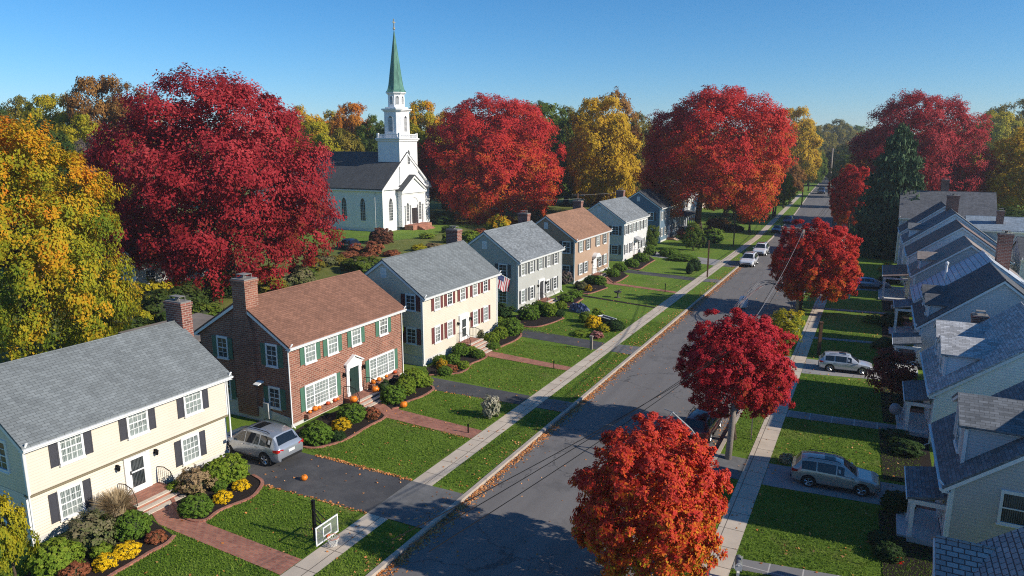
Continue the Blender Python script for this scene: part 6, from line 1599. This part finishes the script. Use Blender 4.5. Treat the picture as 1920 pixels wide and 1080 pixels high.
# ================================================================ posts, mailboxes, poles and wires
post('short grey wooden post beside the second driveway', -19.2, 51.0, 1.05, .20, pole_wood)
post('thin black path light at the end of the maroon house path', -19.8, 45.0, .55, .06, black_iron, 'path_light', 'garden light')
post('thin black stake at the end of the brick house path', *G(878, 812), .45, .06, black_iron, 'path_light', 'garden light')
post('thin dark stake on the tan house lawn by the pavement', *G(1247, 548), .9, .08, black_iron, 'path_light', 'garden light')
post('tall brown wooden post with cap beside the second silver car', -2.95, 57.8, 2.55, .22, post_wood)
post('slim brown pole on the left pavement beside the parked white cars', *G(1326, 520), 4.6, .17, post_wood, 'utility_post', 'pole', False)
post('slim brown pole beside the hedge further along the left pavement', *G(1375, 463), 5.6, .20, post_wood, 'utility_post', 'pole', False)
post('grey pole beside the small distant car', *G(1503, 385), 7.2, .28, post_wood, 'utility_post', 'pole', False)
post('pale stake beside the burgundy maple trunk', -5.0, 38.6, 1.6, .06, pole_wood, 'tree_stake', 'stake', False)
def mailbox(label, X, Y, h=1.05, s=1., rz=0., col=None):
    t = thing('mailbox', label, 'mailbox', (X, Y, 0), rz)
    p = MB(); p.box(-.05, -.05, -.05, .05, .05, h); p.box(-.05, -.25, h-.22, .05, .05, h-.14); p.build('post', trimgrey, t)
    b_ = MB(); n = 10; w = .13*s; prof = [(-w, 0)]+[(-w*math.cos(math.pi*k/n), .20*s+w*math.sin(math.pi*k/n)) for k in range(n+1)]+[(w, 0)]
    b_.prism([(x, -.34*s, h+z) for x, z in prof][::-1], (0, .62*s, 0)); b_.build('box', col or plain('mailbox_grey', (.20, .21, .20), .5, .3), t)
    d_ = MB(); d_.prism([(x*.97, -.352*s, h+.005+z*.97) for x, z in prof][::-1], (0, .012, 0)); d_.cbox(0, -.37*s, h+.22*s, .05, .03, .03); d_.build('door', trimgrey, t)
    f_ = MB(); f_.box(w+.004, -.1, h+.05, w+.016, -.06, h+.42*s); f_.box(w+.004, -.06, h+.32*s, w+.016, .06, h+.42*s); f_.build('signal_flag', white, t)
    return t
mailbox('weathered grey mailbox at the bottom edge beside the pavement', -3.35, 24.9, .62, .95, R_(10))
mailbox('white mailbox on a post beside the pale blue saloon', *G(1592, 560), 1.0, 1.1, R_(-80))
mailbox('small pale mailbox by the yellow green verge tree', *G(1492, 637), .7, .9, R_(-80), white)
def pole(label, X, Y, h, r, arm=True, lean=(0, 0), mt=None):
    t = thing('utility_pole', label, 'utility pole', (X, Y, 0), 0, 'utility poles of the street')
    p = MB(); p.tube([(0, 0, -.1), (lean[0]*.5, lean[1]*.5, h*.5), (lean[0], lean[1], h)], [r*1.15, r, r*.75], 10); p.build('shaft', mt or pole_wood, t, True)
    if arm:
        for dz in (.35, 1.0):
            a_ = MB(); a_.cbox(lean[0], lean[1]+r*.9, h-dz, 2.1, .10, .12); c_ = a_.build('crossarm', pole_wood, t)
            b_ = MB()
            for q in (-.95, -.5, .5, .95): b_.lathe([(.04, h-dz+.06), (.055, h-dz+.11), (.03, h-dz+.2), (.01, h-dz+.22)], 8, (lean[0]+q, lean[1]+r*.9, 0))
            b_.build('insulator', plain('insulator_glaze', (.12, .07, .05), .3), c_)
    return t
pole('pale leaning pole rising into the burgundy maple', -5.65, 35.4, 6.0, .15, False, (-.1, 2.4))
pole('slim pole hidden in the scarlet maple where the wires meet', -5.9, 71.3, 8.2, .14, False)
pole('grey pole wrapped in cables before the small red maple', -7.45, 158, 8.6, .22, True)
pole('distant grey pole above the far end of the street', -14.0, 250, 15., .3, True)
pole('pole behind the tan house chimney with cross wires', -42., 104., 8.6, .16, True, mt=post_wood)
for i, (dx_, z0, z1, z2, mt) in enumerate([(-.5, 6.0, 8.0, 8.3, wire_m), (.0, 6.15, 8.15, 8.45, wire_g), (.45, 5.9, 7.9, 8.2, wire_m)]):
    nm = ('left', 'middle', 'right')[i]
    wire(f'{nm} wire of the three spanning from the burgundy to the scarlet maple', [(-5.75+dx_*.3, 37.7, z0-.2), (-5.9+dx_*.5, 71.3, z1)], .6, .016, mt)
    wire(f'{nm} wire of the three running on from the scarlet maple to the cable wrapped pole', [(-5.9+dx_*.5, 71.3, z1), (-7.45+dx_, 158, z2-.8)], 1.2, .016, wire_m)
    wire(f'{nm} wire of the three crossing the road at the bottom of the picture', [(-9.6-dx_*1.2, 13., 6.2), (-5.75+dx_*.3, 37.7, z0-.2)], .25, .013, wire_m)
wire('upper cross wire behind the tan house', [(-42, 104, 8.3), (-37, 112, 8.5)], .1, .02, wire_g); wire('lower cross wire behind the tan house', [(-42, 104, 7.7), (-47, 100, 7.6)], .1, .02, wire_g)
# brace frame at the kerb under the burgundy maple
bf = thing('pole_brace', 'grey metal brace frame splayed over the kerb beside the dark red car', 'metal brace', (-8.3, 33.9, .1))
for nm, pts, r in (('brace_arm', [(0, 0, 2.55), (.9, .5, 1.6), (2.0, 1.1, -.2)], .05), ('brace_arm', [(0, 0, 2.55), (-.55, -.7, 1.5), (-1.2, -1.5, -.2)], .04), ('brace_tip', [(-.45, .1, 2.62), (.25, .1, 2.48)], .03)):
    m_ = MB(); m_.tube(pts, r, 8); m_.build(nm, grey_metal, bf)
# tangle of cables over the street
cb = thing('cable_tangle', 'drooping tangle of grey and dark cables beside the scarlet maple', 'cable tangle', (-8.6, 69.5, -.12))
cg = random.Random(9)
for i in range(9):
    m_ = MB(); ex = cg.uniform(-.35, .35); l0 = Vector((-2.4+cg.uniform(-.7, .5), -7.5+cg.uniform(-2, 2), .02)); top = Vector((ex, cg.uniform(-.2, .3), 3.3+cg.uniform(-.2, .25))); l1 = Vector((2.4+cg.uniform(-.4, .5), 2.6+cg.uniform(-1, 1), cg.uniform(.02, .7)))
    pts = []
    for k in range(13):
        t_ = k/12; p_ = (l0*(1-t_)**2+(top*2-(l0+l1)*.5)*2*t_*(1-t_)+l1*t_**2); pts.append(p_+Vector((.04*math.sin(k*2+i), .04*math.cos(k*1.7+i), 0)))
    m_.tube(pts, cg.choice([.012, .02, .03]), 5, False); m_.build('cable', wire_g if i % 3 else plain('cable_maroon', (.10, .03, .035), .5), cb)
# white rounded object in the street
wt = thing('street_bin', 'small white rounded bin with a dark wheel standing in the street', 'bin', (-11.0, 72.0, -.12), R_(15))
m_ = MB(); m_.lathe([(.30, .10), (.42, .22), (.47, .6), (.44, 1.0), (.30, 1.22), (.10, 1.30), (.01, 1.31)], 18); m_.build('body', plain('bin_white', (.66, .70, .74), .35), wt, True)
m_ = MB(); m_.lathe([(.15, -.05), (.17, -.02), (.17, .06), (.15, .09)], 14, (-.42, -.25, .17), 'y'); m_.box(-.5, -.4, .0, -.1, .1, .12); m_.build('wheel', tyre_m, wt)
# covered shape on the lawn
cv = thing('covered_motorcycle', 'low shape under a crumpled blue and white tarpaulin on the grey house lawn', 'covered motorcycle', (-24.9, 62.6, 0), R_(-20), None, .8)
m_ = MB(); gg = random.Random(4); rings = []
tarp = ground_mat('blue_tarpaulin', [(.35, (.012, .022, .06)), (.52, (.03, .05, .13)), (.60, (.28, .32, .40)), (.75, (.45, .49, .56))], 2.6, .6, 9, .35, .9, .4, .05)
for i in range(15):
    t_ = i/14; x = -1.5+3.0*t_; h_ = .62+.42*math.sin(t_*3.3+.3)+(.22 if t_ > .55 else 0); w_2 = .48+.12*math.sin(t_*3.1)
    if i in (0, 14): h_ *= .35; w_2 *= .5
    rings.append([Vector((x+gg.uniform(-.05, .05), w_2*math.cos(a)*(1+gg.uniform(-.16, .16)), max(.0, h_*math.sin(a)*(1+gg.uniform(-.12, .12))))) for a in [math.pi*k/12 for k in range(13)]])
for a_, b_ in zip(rings, rings[1:]):
    for j in range(12): m_.poly([a_[j], b_[j], b_[j+1], a_[j+1]])
m_.poly(rings[0]); m_.poly(rings[-1][::-1]); m_.build('tarpaulin', tarp, cv)
for x in (-1.15, 1.15):
    m_ = MB(); m_.lathe([(.2, -.07), (.3, -.07), (.32, 0), (.3, .07), (.2, .07)], 18, (x, 0, .31), 'y'); m_.build('wheel', tyre_m, cv)
# low black planter box on the lawn island, kettle grill, heap under the nearest maple, chairs of the church walk
pb = thing('planter_trough', 'dark low planter with pale rim behind the dark garden shrub', 'planter', (*G(1138, 604), 0), R_(-30))
m_ = MB(); m_.box(-.9, -.3, 0, .9, .3, .42); m_.build('box', plain('planter_black', (.02, .02, .022), .6), pb)
m_ = MB(); m_.box(-.95, -.35, .42, .95, -.28, .48); m_.box(-.95, .28, .42, .95, .35, .48); m_.box(-.95, -.277, .42, -.88, .277, .48); m_.box(.88, -.277, .42, .95, .277, .48); m_.build('rim', trimgrey, pb)
dg = thing('garden_ornament', 'small dark iron garden ornament on the tan house lawn', 'garden ornament', (*G(1158, 558), 0))
m_ = MB(); m_.lathe([(.3, 0), (.32, .05), (.08, .1), (.06, .45), (.35, .55), (.42, .68), (.36, .70), (.05, .6)], 14); m_.build('basin', plain('ornament_iron', (.05, .045, .04), .6), dg, True)
m_ = MB(); m_.tube([(0, 0, .6), (.15, 0, .85), (.45, .05, .95)], [.07, .05, .01], 6); m_.build('finial', plain('ornament_iron', (.05, .045, .04), .6), dg, True)
gk = thing('kettle_grill', 'grey covered kettle grill on thin legs beside the white house path', 'grill', (*G(1676, 792), 0))
m_ = MB(); m_.lathe([(.22, .55), (.30, .65), (.33, .8), (.30, .98), (.20, 1.12), (.03, 1.18)], 16); m_.build('lid', plain('grill_cover', (.25, .26, .28), .6), gk, True)
for k in range(3):
    m_ = MB(); a_ = 2.094*k; m_.tube([(.18*math.cos(a_), .18*math.sin(a_), .6), (.32*math.cos(a_), .32*math.sin(a_), 0)], .014, 5); m_.build('leg', black_iron, gk)
lh = thing('brush_heap', 'brown heap of brushwood and leaves in the gutter under the nearest maple', 'brush heap', (-7.4, 22.6, -.12))
m_ = MB(); gg = random.Random(8)
for k in range(70):
    a_ = gg.uniform(0, 6.28); r_ = gg.uniform(0, .7); p_ = Vector((r_*math.cos(a_), r_*math.sin(a_)*.7, gg.uniform(.02, .45)*(1-r_))); d_ = Vector((gg.uniform(-1, 1), gg.uniform(-1, 1), gg.uniform(-.3, .5)))*.4; m_.tube([p_-d_, p_, p_+d_], [.012, .016, .006], 4)
m_.build('branches', bark_m, lh)
g_ = np.random.default_rng(12); n = 700; rr_ = g_.uniform(0, 1, n)**.6*.75; aa = g_.uniform(0, 6.28, n)
P = np.stack([rr_*np.cos(aa), rr_*np.sin(aa)*.75, .05+.38*(1-rr_/.8)*g_.uniform(.4, 1, n)], 1)
o_ = D.objects.new('leaves', leaf_mesh('heap_leaves', P, nrm(g_.normal(size=(n, 3))+np.array([0, 0, .9])), .10, g_.uniform(size=(n, 3)), [leafmat('heap_leaf', [(.1, (.07, .04, .025)), (.9, (.26, .13, .06))])], seed=3)); C.objects.link(o_); o_.parent = lh; o_['kind'] = 'stuff'
cs = thing('garden_chair', 'dark iron garden chair beside the cream house door', 'chair', (-27.9, 21.0, .0), R_(-60))
m_ = MB(); m_.box(-.22, -.22, .42, .22, .22, .45); m_.build('seat', black_iron, cs)
m_ = MB(); m_.tube([(-.22, .22, .45), (-.2, .27, .95), (.2, .27, .95), (.22, .22, .45)], .016, 5)
for k in range(1, 5): m_.tube([(-.2+.08*k, .225, .45), (-.2+.08*k, .265, .95)], .01, 4)
m_.build('backrest', black_iron, cs)
for a_ in (-1, 1):
    for b_ in (-1, 1): m_ = MB(); m_.tube([(a_*.2, b_*.2, .43), (a_*.23, b_*.23, 0)], .014, 5); m_.build('leg', black_iron, cs)

# ================================================================ fallen leaves and grass
def inpoly(x, y, P):
    c = np.zeros(len(x), bool); j = len(P)-1
    for i in range(len(P)):
        xi, yi = P[i]; xj, yj = P[j]
        c ^= ((yi > y) != (yj > y)) & (x < (xj-xi)*(y-yi)/(yj-yi+1e-12)+xi); j = i
    return c
g_ = np.random.default_rng(21)
def lay(n, f): return np.array([f() for _ in range(n)])
q = []
n = 7500; y = 14+g_.uniform(0, 1, n)**1.25*100; x = -15.66+np.abs(g_.normal(size=n))*.27; q.append(np.stack([x, y, -.105+g_.uniform(0, .05, n)*np.exp(-(x+15.66)*4)], 1))
n = 900; y = 14+g_.uniform(0, 1, n)*90; x = -15.95-np.abs(g_.normal(size=n))*.5; q.append(np.stack([x, y, np.full(n, .05)], 1))
n = 420; q.append(np.stack([g_.uniform(-15.6, -6.45, n), g_.uniform(16, 90, n), np.full(n, -.105)], 1))
n = 900; q.append(np.stack([g_.uniform(-28, -16, n), g_.uniform(13, 80, n), np.full(n, .05)], 1))
n = 900; y = g_.uniform(20, 80, n); q.append(np.stack([g_.uniform(-5.3, 2.5, n), y, np.full(n, .05)], 1))
n = 700; y = g_.uniform(20, 60, n); q.append(np.stack([-6.4-np.abs(g_.normal(size=n))*.3, y, np.full(n, -.10)], 1))
for (xa, ya, xb, yb, n) in ((-18.9, 25.95, -25, 25.98, 420), (-18.85, 22.45, -25, 22.3, 120), (-18.85, 37.4, -25, 37.2, 60), (-18.9, 31.5, -24, 31.6, 60)):
    t_ = g_.uniform(0, 1, n); q.append(np.stack([xa+(xb-xa)*t_+g_.normal(size=n)*.03, ya+(yb-ya)*t_+g_.normal(size=n)*.06, np.full(n, .04)], 1))
P = np.concatenate(q); n = len(P)
o_ = D.objects.new('fallen_leaves', leaf_mesh('fallen_leaves', P, nrm(g_.normal(size=(n, 3))*.35+np.array([0, 0, 1])), .115, g_.uniform(size=(n, 3)), [L_fallen], seed=9, asp=.8)); C.objects.link(o_)
tag(o_, 'dry fallen leaves along the gutters and on the lawns', 'leaves', None, 'stuff')
def grow(n, x0, x1, y0, y1, far=.5):
    y = y0+(y1-y0)*g_.uniform(0, 1, n)**1.6; x = g_.uniform(x0, x1, n); keep = np.ones(n, bool)
    for Pp in WALKS+BEDP+PATHS_R: keep &= ~inpoly(x, y, Pp)
    for a_, b_ in DRIVES_L:
        if x1 < -10: keep &= ~((y > a_-.35) & (y < b_+.3))
    for a_, b_ in DRIVES_R:
        if x0 > -10: keep &= ~((y > a_-.1) & (y < b_+.7))
    keep &= ~((x > -18.85) & (x < -17.64)) & ~((x > -4.8) & (x < -3.66))
    return np.stack([x[keep], y[keep], np.full(keep.sum(), .035)], 1)
P = np.concatenate([grow(150000, -28.3, -15.95, 12, 62), grow(86000, -6.1, 3.2, 22, 66)]); n = len(P)
dr_ = nrm(g_.normal(size=(n, 3))*.5+np.array([0, 0, 1.0])); sidew = nrm(np.cross(dr_, g_.normal(size=(n, 3))))
patch = .5+.5*np.sin(P[:, 0]*1.7+np.sin(P[:, 1]*1.1)*2)*np.sin(P[:, 1]*1.3+P[:, 0]*.4)
o_ = D.objects.new('grass', leaf_mesh('grass', P, sidew, .10, np.stack([g_.uniform(size=n), patch, patch], 1), [L_blade], seed=10, asp=.28, along=dr_*3, fold=.02)); C.objects.link(o_)
tag(o_, 'short mown grass of the front lawns', 'grass', None, 'stuff')

# ================================================================ the air: far things fade a little
hz = MB(); hz.box(-900, -330, -1.2, 900, 1500, 60)
hzm = D.materials.new('haze'); hzm.use_nodes = True; hn = hzm.node_tree; hn.nodes.clear()
ho = hn.nodes.new('ShaderNodeOutputMaterial'); hv = hn.nodes.new('ShaderNodeVolumePrincipled'); hv.inputs['Color'].default_value = (.82, .88, .95, 1); hv.inputs['Density'].default_value = .00028; hv.inputs['Anisotropy'].default_value = .2
hn.links.new(hv.outputs[0], ho.inputs['Volume'])
tag(hz.build('haze', hzm), 'thin autumn haze over the street and the far woods', 'haze', None, 'stuff')
